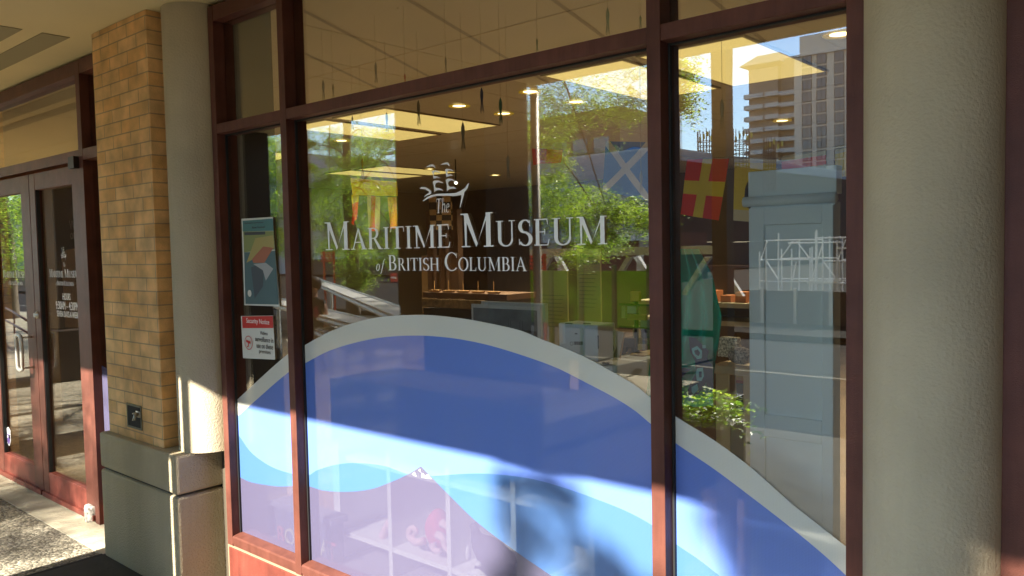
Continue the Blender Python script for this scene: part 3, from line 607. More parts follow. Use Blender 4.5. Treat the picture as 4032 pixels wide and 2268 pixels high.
# killer whale plush, head down right, tail up
OB = mat('black_plush', (.02, .02, .03), .85, bump=(300, .4)); OWH = mat('white_plush', (.7, .7, .72), .85, bump=(300, .4))
ow = thing('toy_whale', 'black and white killer whale plush standing in front of the white shelf', 'toy')
def Q(a, b, Y=.12): return onY(1150+a/2.5516, 1700+b/2.5516, Y)
bp_ = cat_path([tuple(Q(1830, 930)), tuple(Q(1850, 1040)), tuple(Q(1900, 1120)), tuple(Q(1990, 1220)), tuple(Q(2040, 1330)), tuple(Q(2030, 1440)), tuple(Q(2000, 1540)), tuple(Q(1980, 1640))])
nn = len(bp_); MB().tube(bp_, [.012+.068*math.sin(min(1, i/(nn*.72))*math.pi/2)**1.6 for i in range(nn)], 18).make('body', OB, ow, True)
MB().prism([(Q(1800, 930).x, Q(1800, 930).z), (Q(1835, 905).x, Q(1835, 905).z), (Q(1885, 960).x, Q(1885, 960).z), (Q(1850, 1000).x, Q(1850, 1000).z)], 'y', .105, .125).make('tail_fluke', OB, ow)
MB().prism([(Q(2090, 1130).x, Q(2090, 1130).z), (Q(2210, 1240).x, Q(2210, 1240).z), (Q(2240, 1330).x, Q(2240, 1330).z), (Q(2120, 1290).x, Q(2120, 1290).z)], 'y', .115, .135).make('dorsal_fin', OB, ow)
for (a, b, r1, r2, dy) in ((1995, 1270, .016, .010, -.068), (2010, 1390, .045, .026, -.072), (1825, 1200, .010, .030, -.03)):
    q = Q(a, b); MB().ball((q.x, q.y+dy, q.z), (r1, .012, r2), 12, 8).make('white_patch', OWH, ow, True)
# letters of the toy sign, left
sg = thing('letter_box', 'dark grey display box with big bright toy letters low in the left corner', 'display box')
A = onY(1100, 2010, .115); MB().box(A.x-.04, -2.985+.0, .115, .19, .224, A.z+.02).make('box', mat('slate_box', (.10, .11, .17), .6), sg)
MB().prism([(A.x-.06, A.z+.02), (-2.95, A.z+.02), (-2.95, A.z+.05), (A.x-.03, A.z+.05)], 'y', .10, .19).make('lid', mat('slate_lid', (.25, .25, .32), .6), sg)
for (ch, a, b, h, c) in (('B', 1093, 2130, .085, (.55, .12, .12)), ('O', 1122, 2135, .082, (.6, .57, .3)), ('A', 1262, 2183, .085, (.62, .62, .42)), ('T', 1288, 2198, .088, (.6, .10, .13))):
    q = onY(a, b, .108); o = text('letter', ch, h*1.35, (q.x, .108, q.z), mat('letter_'+ch, c, .6), sg, ext=.004)
text('small_writing', 'MA', .03, tuple(onY(1135, 2010, .113)), WHITE, sg, ext=.0005)

# pale blue-grey cupboard back against the right pane
cb = thing('cupboard', 'tall pale blue-grey painted cupboard close behind the right hand pane', 'cupboard')
CBM = mat('blue_grey_paint', (.86, .93, .94), .55, var=(1.5, .06))
tl, tr_ = onY(2937, 676, .25), onY(3286, 655, .25); CX0, CX1, CZ = tl.x, tr_.x, tl.z
mz = onY(2937, 795, .25).z
box('carcass', CX0+.008, CX1-.004, .262, .31, .10, mz-.012, CBM, cb, .002); box('upstand', CX0, CX1, .265, .31, mz+.012, CZ, CBM, cb, .002)
MB().tube([(CX0-.012, .262, mz), (CX1, .262, mz)], .0155, 12).make('moulding', CBM, cb, True)
dA = onY(3007, 887, .25); dB = onY(3237, 870, .25); dz = onY(3022, 1632, .25).z; dz2 = onY(3022, 1720, .25).z
fr = MB(); fr.box(CX0+.008, dA.x, .250, .2615, .12, mz-.02); fr.box(CX1-.035, CX1-.004, .250, .2615, .12, mz-.02)
fr.box(dA.x, CX1-.035, .250, .2615, dA.z, mz-.02); fr.box(dA.x, CX1-.035, .250, .2615, dz2, dz); fr.box(dA.x, CX1-.035, .250, .2615, .12, .22); fr.make('door_frame', CBM, cb, bevel=.0015, segs=1)

# signal flags strung above
SF = mat('string_cream', (.5, .42, .3), .8)
def cloth(name, quad, Y, mf, parent, fold=.012, n=14):
    c = [onY(a, b, Y) for a, b in quad]; b = MB(); vs = []; fs = []; mi = []
    for i in range(n+1):
        for k in range(n+1):
            u, v = k/n, i/n; p = (c[0]*(1-u)+c[1]*u)*(1-v)+(c[3]*(1-u)+c[2]*u)*v
            p.y += fold*math.sin(u*7+v*1.5)*(.3+v); vs.append(p)
    mats = []
    for i in range(n):
        for k in range(n):
            fs.append((i*(n+1)+k, i*(n+1)+k+1, (i+1)*(n+1)+k+1, (i+1)*(n+1)+k)); m_ = mf((k+.5)/n, (i+.5)/n)
            if m_ not in mats: mats.append(m_)
            mi.append(mats.index(m_))
    b.add(vs, fs); me = bpy.data.meshes.new(name); me.from_pydata([tuple(v) for v in b.v], [], b.f); o = link(name, me, mats, parent, True)
    for p, i_ in zip(me.polygons, mi): p.material_index = i_
    return o
RED = mat('flag_red', (.85, .05, .02), .8, trans=.1); YEL = mat('flag_yellow', (.90, .62, .04), .8, trans=.1); BLK = mat('flag_black', (.03, .02, .02), .8); CRM = mat('flag_cream', (.75, .62, .38), .8, trans=.1); BLU = mat('flag_blue', (.05, .14, .45), .8, trans=.3); WCL = mat('flag_white', (.6, .6, .55), .8, trans=.3); ORG = mat('flag_orange', (.6, .22, .03), .8, trans=.3)
FG = 'signal flags hanging inside the shop'
bs = MB().tube(cat_path([tuple(onY(a, b, 1.2)) for a, b in ((2665, 616), (2810, 624), (2880, 622), (3060, 628), (3075, 620), (3255, 590), (3340, 572))]), .003, 6)
tag(bs.make('flag_line', SF), 'thin line the signal flags hang from, crossing the right pane', 'line')
tag(cloth('signal_flag', [(2705, 628), (2871, 622), (2826, 868), (2676, 843)], 1.2, lambda u, v: YEL if abs(u-.5) < .11 or abs(v-.5) < .11 else RED, None, .008, 50), 'red signal flag with a yellow cross hanging in the right pane', 'flag', FG)
tag(cloth('signal_flag', [(2893, 625), (3056, 628), (3040, 880), (2884, 868)], 1.2, lambda u, v: BLK if (u-.55)**2+(v-.55)**2 < .075 else (CRM if v < .06 or v > .82 else YEL), None, .006, 50), 'yellow signal flag with a black disc half behind the cupboard', 'flag', FG)
tag(cloth('signal_flag', [(3076, 618), (3252, 592), (3250, 720), (3080, 745)], 1.2, lambda u, v: WCL if .4 < v < .55 else (CRM if v < .12 else RED), None, .006), 'red and white signal flag above the cupboard', 'flag', FG)
tag(cloth('signal_flag', [(3288, 590), (3380, 570), (3375, 690), (3286, 700)], 1.2, lambda u, v: CRM if v < .15 else YEL, None, .006), 'plain yellow signal flag at the far right of the right pane', 'flag', FG)
tag(cloth('signal_flag', [(2385, 556), (2560, 560), (2552, 790), (2370, 750)], 1.5, lambda u, v: WCL if abs(u-v) < .09 or abs(u+v-1) < .09 else BLU, None, .006, 60), 'blue signal flag with a white diagonal cross left of the right mullion', 'flag', FG)
tag(cloth('signal_flag', [(1380, 700), (1562, 716), (1560, 772), (1381, 768)], 3.5, lambda u, v: YEL, None, .02), 'wide plain yellow flag in the left of the middle pane', 'flag', FG)
tag(cloth('signal_flag', [(1446, 770), (1496, 775), (1488, 912), (1444, 906)], 3.5, lambda u, v: RED if .3 < u < .68 else CRM, None, .02), 'cream flag with one red stripe hanging under the yellow flag', 'flag', FG)
tag(cloth('signal_flag', [(1526, 776), (1560, 776), (1558, 900), (1530, 898)], 3.5, lambda u, v: ORG, None, .02), 'narrow orange flag right of the cream striped one', 'flag', FG)
tag(cloth('signal_flag', [(1384, 768), (1412, 768), (1398, 860), (1386, 890)], 3.5, lambda u, v: RED if v > .3 else YEL, None, .02), 'red pennant at the left end under the yellow flag', 'flag', FG)
tag(cloth('signal_flag', [(2095, 585), (2215, 590), (2200, 640), (2090, 650)], 2.0, lambda u, v: RED, None, .02), 'small plain red flag right of the bright pipe', 'flag', FG)

# green towel with a dark whale pattern
tw = thing('printed_towel', 'dark green patterned cloth hanging beside the right mullion', 'towel')
GRN = mat('towel_green', (.015, .42, .27), .9); TEAL = mat('towel_teal', (.10, .50, .50), .9); NAVY = mat('towel_navy', (.010, .025, .08), .9); PTE = mat('towel_pale', (.28, .62, .60), .9)
TY = .42
b = MB(); prof = [(-.0, 980, 2660, 2748), (.15, 1085, 2655, 2810), (.4, 1250, 2600, 2838), (.7, 1420, 2560, 2815), (1, 1600, 2530, 2812)]
n, mrow = 40, 22; vs = []
for i in range(mrow+1):
    v = i/mrow*(len(prof)-1); q = min(int(v), len(prof)-2); t = v-q; yy = prof[q][1]*(1-t)+prof[q+1][1]*t; l = prof[q][2]*(1-t)+prof[q+1][2]*t; r = prof[q][3]*(1-t)+prof[q+1][3]*t
    for k in range(n+1):
        u = k/n; p = onY(l+(r-l)*u, yy, TY); p.y += .018*math.sin(u*22+.6*math.sin(v*2)); vs.append(p)
fs = [(i*(n+1)+k, i*(n+1)+k+1, (i+1)*(n+1)+k+1, (i+1)*(n+1)+k) for i in range(mrow) for k in range(n)]
b.add(vs, fs); o = b.make('cloth', [GRN, TEAL, PTE], tw, True)
for p in o.data.polygons:
    c = p.center; h = noise.noise(Vector((c.x*9, 0, c.z*14))); z_ = c.z
    p.material_index = 1 if (z_ < 1.12 and h > 0) or h > .5 else (2 if h > .42 and z_ < 1.4 else 0)
def blob(cx, cy, pts, m, dy): MB().flat([tuple(onY(cx+a, cy+b_, TY-.024-dy)) for a, b_ in pts]).make('pattern', m, tw)
E6 = lambda a, b: (2640+a/1.81, 1000+b/1.81)
for q, m_, dy in (([(130, 590), (180, 600), (240, 660), (275, 690), (262, 740), (300, 800), (305, 900), (262, 900), (240, 940), (200, 1000), (150, 1018), (115, 1000), (140, 920), (180, 850), (175, 760), (140, 700)], NAVY, 0), ([(150, 675), (190, 655), (225, 690), (222, 745), (190, 750), (160, 715)], PTE, .001), ([(168, 690), (195, 680), (212, 705), (200, 728), (178, 715)], NAVY, .002),
                  ([(190, 815), (232, 812), (238, 870), (222, 905), (188, 905), (180, 850)], PTE, .001), ([(203, 838), (222, 838), (222, 880), (203, 880)], NAVY, .002), ([(150, 950), (190, 925), (200, 965), (165, 1000), (150, 985)], PTE, .001), ([(50, 830), (90, 810), (150, 820), (110, 850), (70, 895), (48, 880)], NAVY, 0), ([(255, 870), (300, 880), (312, 985), (285, 980), (255, 930)], NAVY, 0), ([(225, 650), (250, 648), (252, 672), (228, 672)], PTE, .001)):
    MB().flat([tuple(onY(*E6(a, c_), TY-.024-dy)) for a, c_ in q]).make('pattern', m_, tw)

# table with pouches, puzzle box below
WOODP = mat('pale_wood', (.80, .62, .36), .55, var=(4, .2)); WOODD = mat('dark_wood', (.09, .045, .02), .5, var=(4, .3))
def atb(a, b, Y): return onY(*E6(a, b), Y)
tt = thing('display_table', 'pale wooden display table with printed pouches seen left of the cupboard', 'table')
zt = atb(420, 800, .95).z; TX0, TX1 = atb(290, 800, .95).x, atb(640, 800, .95).x
box('tabletop', TX0, TX1+.0, .95, 1.5, zt-.035, zt, WOODP, tt, .004); box('leg', TX0+.01, TX0+.07, .97, 1.03, 0, zt-.036, WOODP, tt); box('leg', TX1-.08, TX1-.02, .97, 1.03, 0, zt-.036, WOODP, tt)
zs_ = atb(420, 1180, .95).z; box('lower_shelf', TX0+.02, TX1-.03, 1.035, 1.48, zs_-.06, zs_, WOODP, tt); box('back_panel', TX0, TX1, 1.481, 1.50, zs_, zt-.036, WOODD, tt); box('plinth', TX0+.01, TX1-.01, .975, 1.0, zs_-.2, zs_-.005, mat('oak_front', (.35, .24, .12), .6), tt)
CRW = mat('cream_print', (.88, .78, .55), .8, var=(120, .9)); GRW = mat('grey_print', (.52, .44, .37), .8, var=(110, 1.0))
pc = MB(); q0, q1 = atb(330, 590, 1.05), atb(490, 735, 1.05); pc.prism([(q0.x, q1.z-.005), (q1.x, q1.z-.005), (q1.x-.01, q0.z), (q0.x+.01, q0.z)], 'y', 1.05, 1.09); tag(pc.make('cushion_pouch', CRW, bevel=.006), 'cream pouch with a dark bird print on the display table', 'pouch')
q0 = atb(500, 725, 1.0); tag(MB().ball((q0.x, 1.0, q0.z), (.055, .03, .036), 14, 10).make('printed_pouch', GRW, None, True), 'crumpled grey spotted pouch at the front edge of the table', 'pouch')
pz = thing('puzzle_box', 'puzzle box with a sunset picture on the shelf under the display table', 'box')
q0, q1 = atb(392, 915, 1.1), atb(600, 1025, 1.1); box('box', q0.x, q0.x+.20, 1.11, 1.2, zs_+.001, q0.z, mat('puzzle_blue', (.04, .10, .18), .5), pz); zz0, zz1 = q1.z, q0.z
for i, c in enumerate(((.05, .12, .35), (.60, .42, .03), (.62, .28, .03), (.45, .06, .03))): box('picture_band', q0.x+.004, q0.x+.216, 1.1085-.0001*i, 1.1095, zz1+(zz1-zz0)*0+(3-i)*(zz0-zz1)*-.25, zz1+(4-i)*(zz1-zz0)*.25, mat('band_%d' % i, c, .5), pz)
text('title', 'PEACE', .035, (q0.x+.07, 1.107, zz1-.03+.0), INK, pz); text('title', 'DANCER', .04, (q0.x+.05, 1.107, zz1-.065), INK, pz)

# white cartons, leaning wooden sign, engraving, glasses display
CARD = mat('carton_white', (.82, .86, .88), .65, var=(2, .05))
def S5(a, b, Y): return onY(1800+a/2.5425, 1130+b/2.5425, Y)
ct = thing('carton', 'upright white carton with a barcode label and black slots', 'box')
a0, a1 = S5(1018, 360, .55), S5(1410, 640, .55); cz0 = S5(1300, 745, .55).z
MB().box(a0.x, a1.x, .55, .67, cz0, a0.z).make('box', CARD, ct, bevel=.003)
for (a, b, c_, d) in ((1085, 360, 1155, 372), (1265, 360, 1338, 372), (1408, 485, 1418, 620), (1180, 462, 1205, 474)): u, v = S5(a, b, .549), S5(c_, d, .549); box('slot', u.x, v.x, .5475, .5495, v.z, u.z, GASKET, ct)
bc = MB()
for i in range(14): u, v = S5(1170+i*6.6, 545, .549), S5(1170+i*6.6+(4 if i % 3 else 2), 580, .549); bc.box(u.x, v.x, .5480, .5495, v.z, u.z)
bc.make('barcode', INK, ct)
cc = S5(1146, 566, .549); MB().lathe([(.006, 0), (.008, 0)], (0, 0, 0), 16).make('round_mark', INK, ct).data.transform(Matrix.Translation((cc.x, .5485, cc.z)) @ Matrix.Rotation(math.pi/2, 4, 'X'))
c2 = thing('carton', 'lower white carton lying below the upright one beside the wave edge', 'box')
a0, a1 = S5(1270, 757, .62), S5(1602, 1000, .62); MB().box(a0.x, a1.x, .62, .95, .8, a0.z).make('box', CARD, c2, bevel=.003)
u, v = S5(1455, 752, .619), S5(1525, 764, .619); box('slot', u.x, v.x, .6175, .6195, v.z-.004, u.z, GASKET, c2)
PLY = mat('plywood', (.82, .62, .38), .6, var=(6, .15))
ws = thing('wooden_sign', 'narrow leaning plywood sign with burnt lettering beside the carton', 'sign')
MB().prism([(S5(a, b, .66).x, S5(a, b, .66).z) for a, b in ((1570, 430), (1668, 450), (1622, 720), (1500, 718))], 'y', .66, .672).make('board', PLY, ws)
q = S5(1550, 615, .658); MB().ball((q.x, .659, q.z), (.010, .002, .018), 12, 6).make('burnt_oval', WOODD, ws)
MB().flat([tuple(S5(a, b, .6585)) for a, b in ((1598, 590), (1602, 705), (1555, 705))]).make('burnt_triangle', mat('burnt_brown', (.28, .17, .08), .7), ws)
pic = thing('framed_engraving', 'grey harbour engraving of sailing ships in a white mount behind the wave crest', 'picture')
u, v = onY(1853, 1197, .9), onY(2125, 1197, .9); W = v.x-u.x; zt_ = u.z; FRM = mat('mount_white', (.60, .62, .62), .6)
box('mount', u.x, v.x, .905, .92, zt_-.34, zt_, FRM, pic); box('print', u.x+.015, v.x-.02, .9025, .9045, zt_-.33, zt_-.018, mat('engraving_sky', (.20, .23, .25), .8, var=(6, .5)), pic)
sh_ = MB(); zh = zt_-.125; hill = [(u.x+.015+i/24*(W-.035), zh+.012*noise.noise(Vector((i*.4, 0, 0)))+(.008 if i > 14 else 0)) for i in range(25)]
for i in range(24): sh_.add([(hill[i][0], .9015, zh-.015), (hill[i+1][0], .9015, zh-.015), (hill[i+1][0], .9015, hill[i+1][1]), (hill[i][0], .9015, hill[i][1])], [(0, 1, 2, 3)])
for (f, h) in ((.56, .06), (.59, .05), (.72, .05), (.76, .055)):
    x = u.x+W*f; sh_.flat([(x-.001, .901, zh-.03), (x+.001, .901, zh-.03), (x+.001, .901, zh+h), (x-.001, .901, zh+h)]); sh_.flat([(x-.014, .9008, zh-.03), (x+.014, .9008, zh-.03), (x+.017, .9008, zh-.012), (x-.017, .9008, zh-.012)])
sh_.make('drawn_ships', mat('engraving_dark', (.04, .05, .055), .8), pic)
box('stack_board', u.x+.05, v.x+.01, .925, .95, zt_-.3, zt_+.014, FRM, pic)
for nm, lab, q, cy_ in (('info_banner', 'cream text banner right of the green hoarding reflection', (2270, 980, 2362), 1262), ('info_banner', 'dim text banner left of the cream one', (2125, 1065, 2232), 1262)):
    t = thing(nm, lab, 'banner', 'printed banners standing in the shop'); u, v = onY(q[0], q[1], 1.5), onY(q[2], q[1], 1.5); lo = .4
    box('board', u.x, v.x, 1.5, 1.512, lo, u.z, mat('banner_cream', (.50, .42, .16), .7), t)
    if q[0] == 2270: text('heading', 'Minnie\nPaterson', .034, (u.x+.025, 1.498, u.z-.05), INK, t)
    ln = MB()
    for i in range(9): ln.box(u.x+.015, v.x-.02-.01*(i % 3), 1.4985, 1.4995, u.z-.14-i*.022, u.z-.137-i*.022)
    ln.make('text_line', mat('faint_ink', (.25, .2, .1), .7), t)

# dim furniture further back
bs_ = thing('ship_model_shelf', 'long dark shelf of small wooden ship models deep in the shop', 'shelf')
u, v = onY(1665, 1150, 3.2), onY(1995, 1150, 3.2)
zs2 = onY(1830, 1155, 3.2).z; box('board', u.x, v.x, 3.2, 3.6, zs2-.05, zs2, WOODD, bs_); box('front_strip', u.x, v.x-.25, 3.18, 3.198, zs2-.14, zs2-.06, mat('punched_tan', (.16, .11, .05), .6, var=(30, .5)), bs_)
box('cabinet', u.x, v.x, 3.2, 3.7, 0, zs2-.15, mat('cabinet_black', (.012, .010, .009), .7), bs_)
for i in range(5):
    x = u.x+.12+i*.19; m_ = MB(); m_.prism([(x-.075, zs2+.02), (x-.05, zs2+.003), (x+.05, zs2+.003), (x+.08, zs2+.022)], 'y', 3.22, 3.26); m_.tube([(x, 3.24, zs2+.02), (x, 3.24, zs2+.11)], .003, 5)
    tag(m_.make('ship_model', mat('model_wood', (.36, .20, .07), .6)), 'small wooden ship model on the long dark shelf, number %s from the left end' % ['one', 'two', 'three', 'four', 'five'][i], 'ship model', 'ship models on the dark shelf')
for i, (a, b_, c_) in enumerate(((1683, 1062, 1702), (1730, 1062, 1750), (1772, 1062, 1805))):
    u, v = onY(a, b_, 6), onY(c_, b_, 6); tag(box('wall_post', u.x, v.x, 6, 6.1, 0, 2.2, WOODD), 'dark upright post deep in the shop, %s from the left' % ['first', 'second', 'third'][i], 'post', 'dark posts in the back of the shop')
u, v = onY(1655, 880, 6.2), onY(1790, 880, 6.2); pw = box('wall_panel', u.x, v.x, 6.2, 6.25, 0, 1.55, mat('tan_panel', (.30, .19, .08), .8)); tag(pw, 'tan wooden partition behind the dark posts', 'partition')
ck = thing('checkered_banner', 'brown checkered banner hanging below the ship emblem', 'banner'); u, v = onY(1688, 775, 5.5), onY(1778, 775, 5.5)
CK1 = mat('check_tan', (.36, .25, .13), .8)
for i in range(4):
    for k in range(6):
        if (i+k) % 2 == 0: pass
cloth('cloth', [(1688, 775), (1778, 772), (1778, 905), (1690, 905)], 5.5, lambda a, b_: BLK if (int(a*3.2)+int(b_*5.5)) % 2 else CK1, ck, .02, 18)
rk = thing('display_rack', 'thin black stand with small orange and clear packets left of the right mullion', 'stand')
q = onY(2505, 1200, 1.0); BLKM = mat('black_metal', (.015, .014, .013), .5)
rm = MB(); rm.tube([(q.x, 1.0, 0), (q.x, 1.0, onY(2505, 1160, 1.0).z)], .010, 8)
for yy in (1290, 1200): z_ = onY(2505, yy, 1.0).z; rm.tube([(q.x-.08, .99, z_), (q.x+.08, .99, z_)], .005, 6)
rm.make('pole', BLKM, rk)
for (a, b_, c_, d, m_) in ((2483, 1147, 2519, 1187, mat('packet_orange', (.55, .28, .07), .6)), (2448, 1205, 2465, 1253, mat('packet_cream', (.45, .40, .18), .6)), (2470, 1205, 2508, 1235, mat('clear_packet', (.35, .33, .32), .2)), (2470, 1237, 2545, 1262, mat('packet_brown', (.33, .16, .05), .6)), (2455, 1330, 2500, 1368, mat('packet_dark', (.10, .06, .06), .5)), (2512, 1355, 2540, 1380, mat('packet_pale', (.42, .38, .34), .6)), (2452, 1400, 2480, 1430, mat('packet_pale', (.42, .38, .34), .6))):
    u, v = onY(a, b_, .97), onY(c_, d, .97); MB().box(u.x, v.x, .965, .985, v.z, u.z).make('packet', m_, rk, bevel=.003)
wt = thing('stool', 'pale wooden stool right of the leaning sign', 'stool'); u, v = S5(1725, 690, .9), S5(1870, 690, .9)
box('seat', u.x, v.x, .9, 1.15, u.z-.02, u.z+.01, WOODP, wt, .004); box('leg', u.x+.01, u.x+.05, .91, .95, .3, u.z-.021, WOODP, wt); box('leg', v.x-.05, v.x-.01, .91, .95, .3, u.z-.021, WOODP, wt)
# dim shelves behind table
bk = thing('back_shelf', 'shelving with orange goods behind the display table', 'shelf'); u, v = atb(330, 350, 2.6), atb(580, 350, 2.6)
for yy in (350, 480): z_ = atb(400, yy, 2.6).z; box('board', u.x-.6, v.x+.02, 2.6, 2.9, z_-.03, z_, mat('shelf_cream', (.42, .36, .22), .6), bk)
gd = MB()
for i in range(7): x = u.x-.3+i*.10; z_ = atb(400, 350, 2.6).z; gd.box(x, x+.07, 2.65, 2.75, z_+.001, z_+.04+.05*random.random())
gd.make('goods', mat('goods_orange', (.45, .16, .05), .6), bk); box('backing', u.x-.6, v.x+.02, 2.9, 2.93, 0, 1.5, WOODD, bk)

# hanging squid ornaments
cols = dict(dark=(.04, .035, .03), cream=(.50, .44, .28), grey=(.30, .28, .20), red=(.55, .05, .03), green=(.04, .16, .08), blue=(.02, .05, .16), olive=(.14, .12, .05), white=(.5, .47, .38))
SQ = [(1522, 442, 522, 'dark', 1.3, 'dark speckled squid ornament hanging before the left pair of light panels'), (1387, 455, 512, 'olive', 1.3, 'thin olive squid ornament left of the speckled one'), (1647, 395, 497, 'grey', 1.3, 'grey tasselled squid ornament right of the speckled one'), (1822, 480, 598, 'grey', 1.2, 'long grey squid ornament below the first gold downlight'),
      (1896, 345, 447, 'blue', 1.1, 'navy blue squid ornament just under the transom'), (1970, 385, 492, 'green', 1.1, 'green topped squid ornament by the second gold downlight'), (2000, 610, 712, 'white', 1.4, 'long pale squid ornament left of the bright pipe'), (1029, 360, 440, 'dark', 1.0, 'dark squid ornament in the small upper left pane'),
      (1272, 315, 400, 'dark', .9, 'black squid ornament beside the left mullion above the transom'), (1311, 330, 390, 'olive', .9, 'brown squid ornament next to the black one above the transom'), (1479, 245, 330, 'grey', .9, 'pale squid ornament in the upper middle pane, left'), (1594, 290, 335, 'red', .9, 'small red squid ornament just above the transom'),
      (1754, 225, 290, 'grey', .9, 'grey squid ornament right of the red one above the transom'), (2392, 30, 140, 'green', .9, 'dark green squid ornament high in the upper middle pane'), (2522, 60, 115, 'green', .9, 'fat green squid ornament beside the right mullion'), (2114, 150, 205, 'green', .9, 'small green squid ornament in the middle of the upper pane'),
      (1565, 0, 35, 'olive', .9, 'squid ornament cut by the top edge of the picture'), (2843, 390, 515, 'cream', 1.1, 'cream squid ornament before the dark post in the right pane'), (2524, 670, 760, 'white', 1.3, 'white squid ornament in front of the diagonal cross flag'), (1426, 622, 700, 'red', 1.6, 'red squid ornament in the tree reflection')]
for (a, t0, t1, cn, Y, lab) in SQ:
    top, bot = onY(a, t0, Y), onY(a, t1, Y); h = top.z-bot.z; r = max(.006, h*.085)
    t = thing('squid_ornament', lab, 'ornament', 'squid ornaments hanging on threads', loc=(top.x, Y, top.z)); mm = mat('squid_'+cn, cols[cn], .6)
    r *= .72; MB().lathe([(.001, 0), (r*.5, -h*.06), (r, -h*.18), (r*1.05, -h*.35), (r*.7, -h*.5), (r*.8, -h*.56)], (0, 0, 0), 10).make('mantle', mm, t, True)
    tn = MB()
    for i in range(7):
        an = i*.9; tn.tube([(r*.5*math.cos(an), r*.5*math.sin(an), -h*.54), (r*.9*math.cos(an), r*.9*math.sin(an), -h*.8), (r*(1+.4*(i % 3))*math.cos(an), r*math.sin(an), -h*(.92+.08*(i % 2)))], [r*.16, r*.14, r*.08], 5)
    tn.make('tentacles', mm, t)
    MB().tube([(0, 0, 0), (0, 0, 2.948-top.z)], .0009, 4).make('thread', SF, t)

# ================================================================== THE STREET (seen mirrored in the glass)
ap = thing('arcade_pier', 'dark clad arcade pier reflected as the dark band beside the ship emblem', 'pier', 'arcade piers carrying the canopy')
DBR = mat('dark_bronze_cladding', (.05, .035, .025), .5)
box('base', -4.70, -3.70, -2.52, -1.98, 0, .69, DBR, ap, .02); box('shaft', -4.66, -3.74, -2.48, -2.02, .69, 2.829, DBR, ap)
MB().lathe([(.20, .69), (.20, 2.829)], (-4.2, -2.46, 0), 24).make('half_column', DBR, ap, True)
a2 = copy_tree(ap); a2['label'] = 'dark clad arcade pier reflected at the left edge of the left pane'; a2.location = (-3.36, 0, 0)
a3 = copy_tree(ap); a3['label'] = 'dark clad arcade pier in front of the left end of the doors'; a3.location = (-7.6, 0, 0)
MB_ = MB().tube([(-3.69, -2.50, .05), (-3.69, -2.50, 2.80)], .030, 14); dpp = thing('downpipe', 'bright beige rainwater pipe reflected in the middle of the window', 'pipe')
MB_.make('pipe', mat('pipe_beige', (.62, .56, .42), .5), dpp, True); MB().tube([(-3.705, -2.50, 2.35), (-3.76, -2.52, 2.35), (-3.78, -2.52, 2.25)], .016, 8).make('bracket', MATS['pipe_beige'], dpp, True)
ps = thing('steel_post', 'dark steel post reflected as a black stripe in the right pane', 'post'); px_ = -3.95
box('shaft', px_-.085, px_+.085, -6.085, -5.915, .0, 7.5, mat('post_black', (.02, .018, .016), .5), ps, .004); box('foot_plate', px_-.16, px_+.16, -6.16, -5.84, -.13, -.002, MATS['post_black'], ps, .004)

LEAF = [mat('leaf_green', (.17, .30, .025), .4, trans=.5), mat('leaf_light', (.34, .46, .04), .35, trans=.55), mat('leaf_dark', (.05, .11, .015), .5, trans=.3)]
BARK = mat('bark', (.11, .085, .06), .9, bump=(30, .8), var=(8, .3))
def leaves(name, centres, per, spread, parent, leaf=.035, seed=1, nl=12, droop=.5, flat_=.6):
    """drooping compound leaves: each spray is a bent midrib with paired leaflets"""
    r = np.random.default_rng(seed); C = np.array([c[:3] for c in centres], float); sc = np.array([c[3] if len(c) > 3 else 1.0 for c in centres])
    idx = np.repeat(np.arange(len(C)), per); S = len(idx)
    base = C[idx] + r.normal(size=(S, 3))*spread*np.array([1, 1, flat_])*sc[idx][:, None]
    ang = r.uniform(0, 2*np.pi, S); d = np.stack([np.cos(ang), np.sin(ang), r.uniform(-.7, .35, S)], 1); d /= np.linalg.norm(d, axis=1)[:, None]
    side = np.cross(d, [0, 0, 1.0]); side /= np.linalg.norm(side, axis=1)[:, None]; Ls = leaf*nl*.45*r.uniform(.7, 1.3, S)
    V = []; 
    for i in range(nl):
        t = (i//2+1)/(nl/2); sg = 1 if i % 2 else -1
        p = base + d*(Ls*t)[:, None] + np.array([0, 0, -1.0])*(droop*Ls*t*t)[:, None]
        ln = leaf*r.uniform(.75, 1.25, S)[:, None]; o_ = side*sg*.9+d*.45+r.normal(size=(S, 3))*.28; o_ /= np.linalg.norm(o_, axis=1)[:, None]
        wv = np.cross(o_, np.cross(d, side)+r.normal(size=(S, 3))*.5); wv /= np.linalg.norm(wv, axis=1)[:, None]; wv = wv*ln*.19
        a = p; b = p+o_*ln*.5+wv; c = p+o_*ln; e = p+o_*ln*.5-wv
        V.append(np.stack([a, b, c, e], 1))
    V = np.concatenate(V, 0).reshape(-1, 3); n = len(V)//4
    me = bpy.data.meshes.new(name); me.vertices.add(len(V)); me.vertices.foreach_set('co', V.ravel()); me.loops.add(n*4); me.loops.foreach_set('vertex_index', np.arange(n*4, dtype=np.int32))
    me.polygons.add(n); me.polygons.foreach_set('loop_start', np.arange(0, n*4, 4, dtype=np.int32)); me.polygons.foreach_set('loop_total', np.full(n, 4, dtype=np.int32))
    for m_ in LEAF: me.materials.append(m_)
    cm_ = r.integers(0, 3, len(C)); mi = np.where(r.random(n) < .55, np.tile(cm_[idx], nl), r.integers(0, 3, n)).astype(np.int32); me.polygons.foreach_set('material_index', mi); me.update(calc_edges=True)
    o = bpy.data.objects.new(name, me); COL.objects.link(o); o.parent = parent; return o
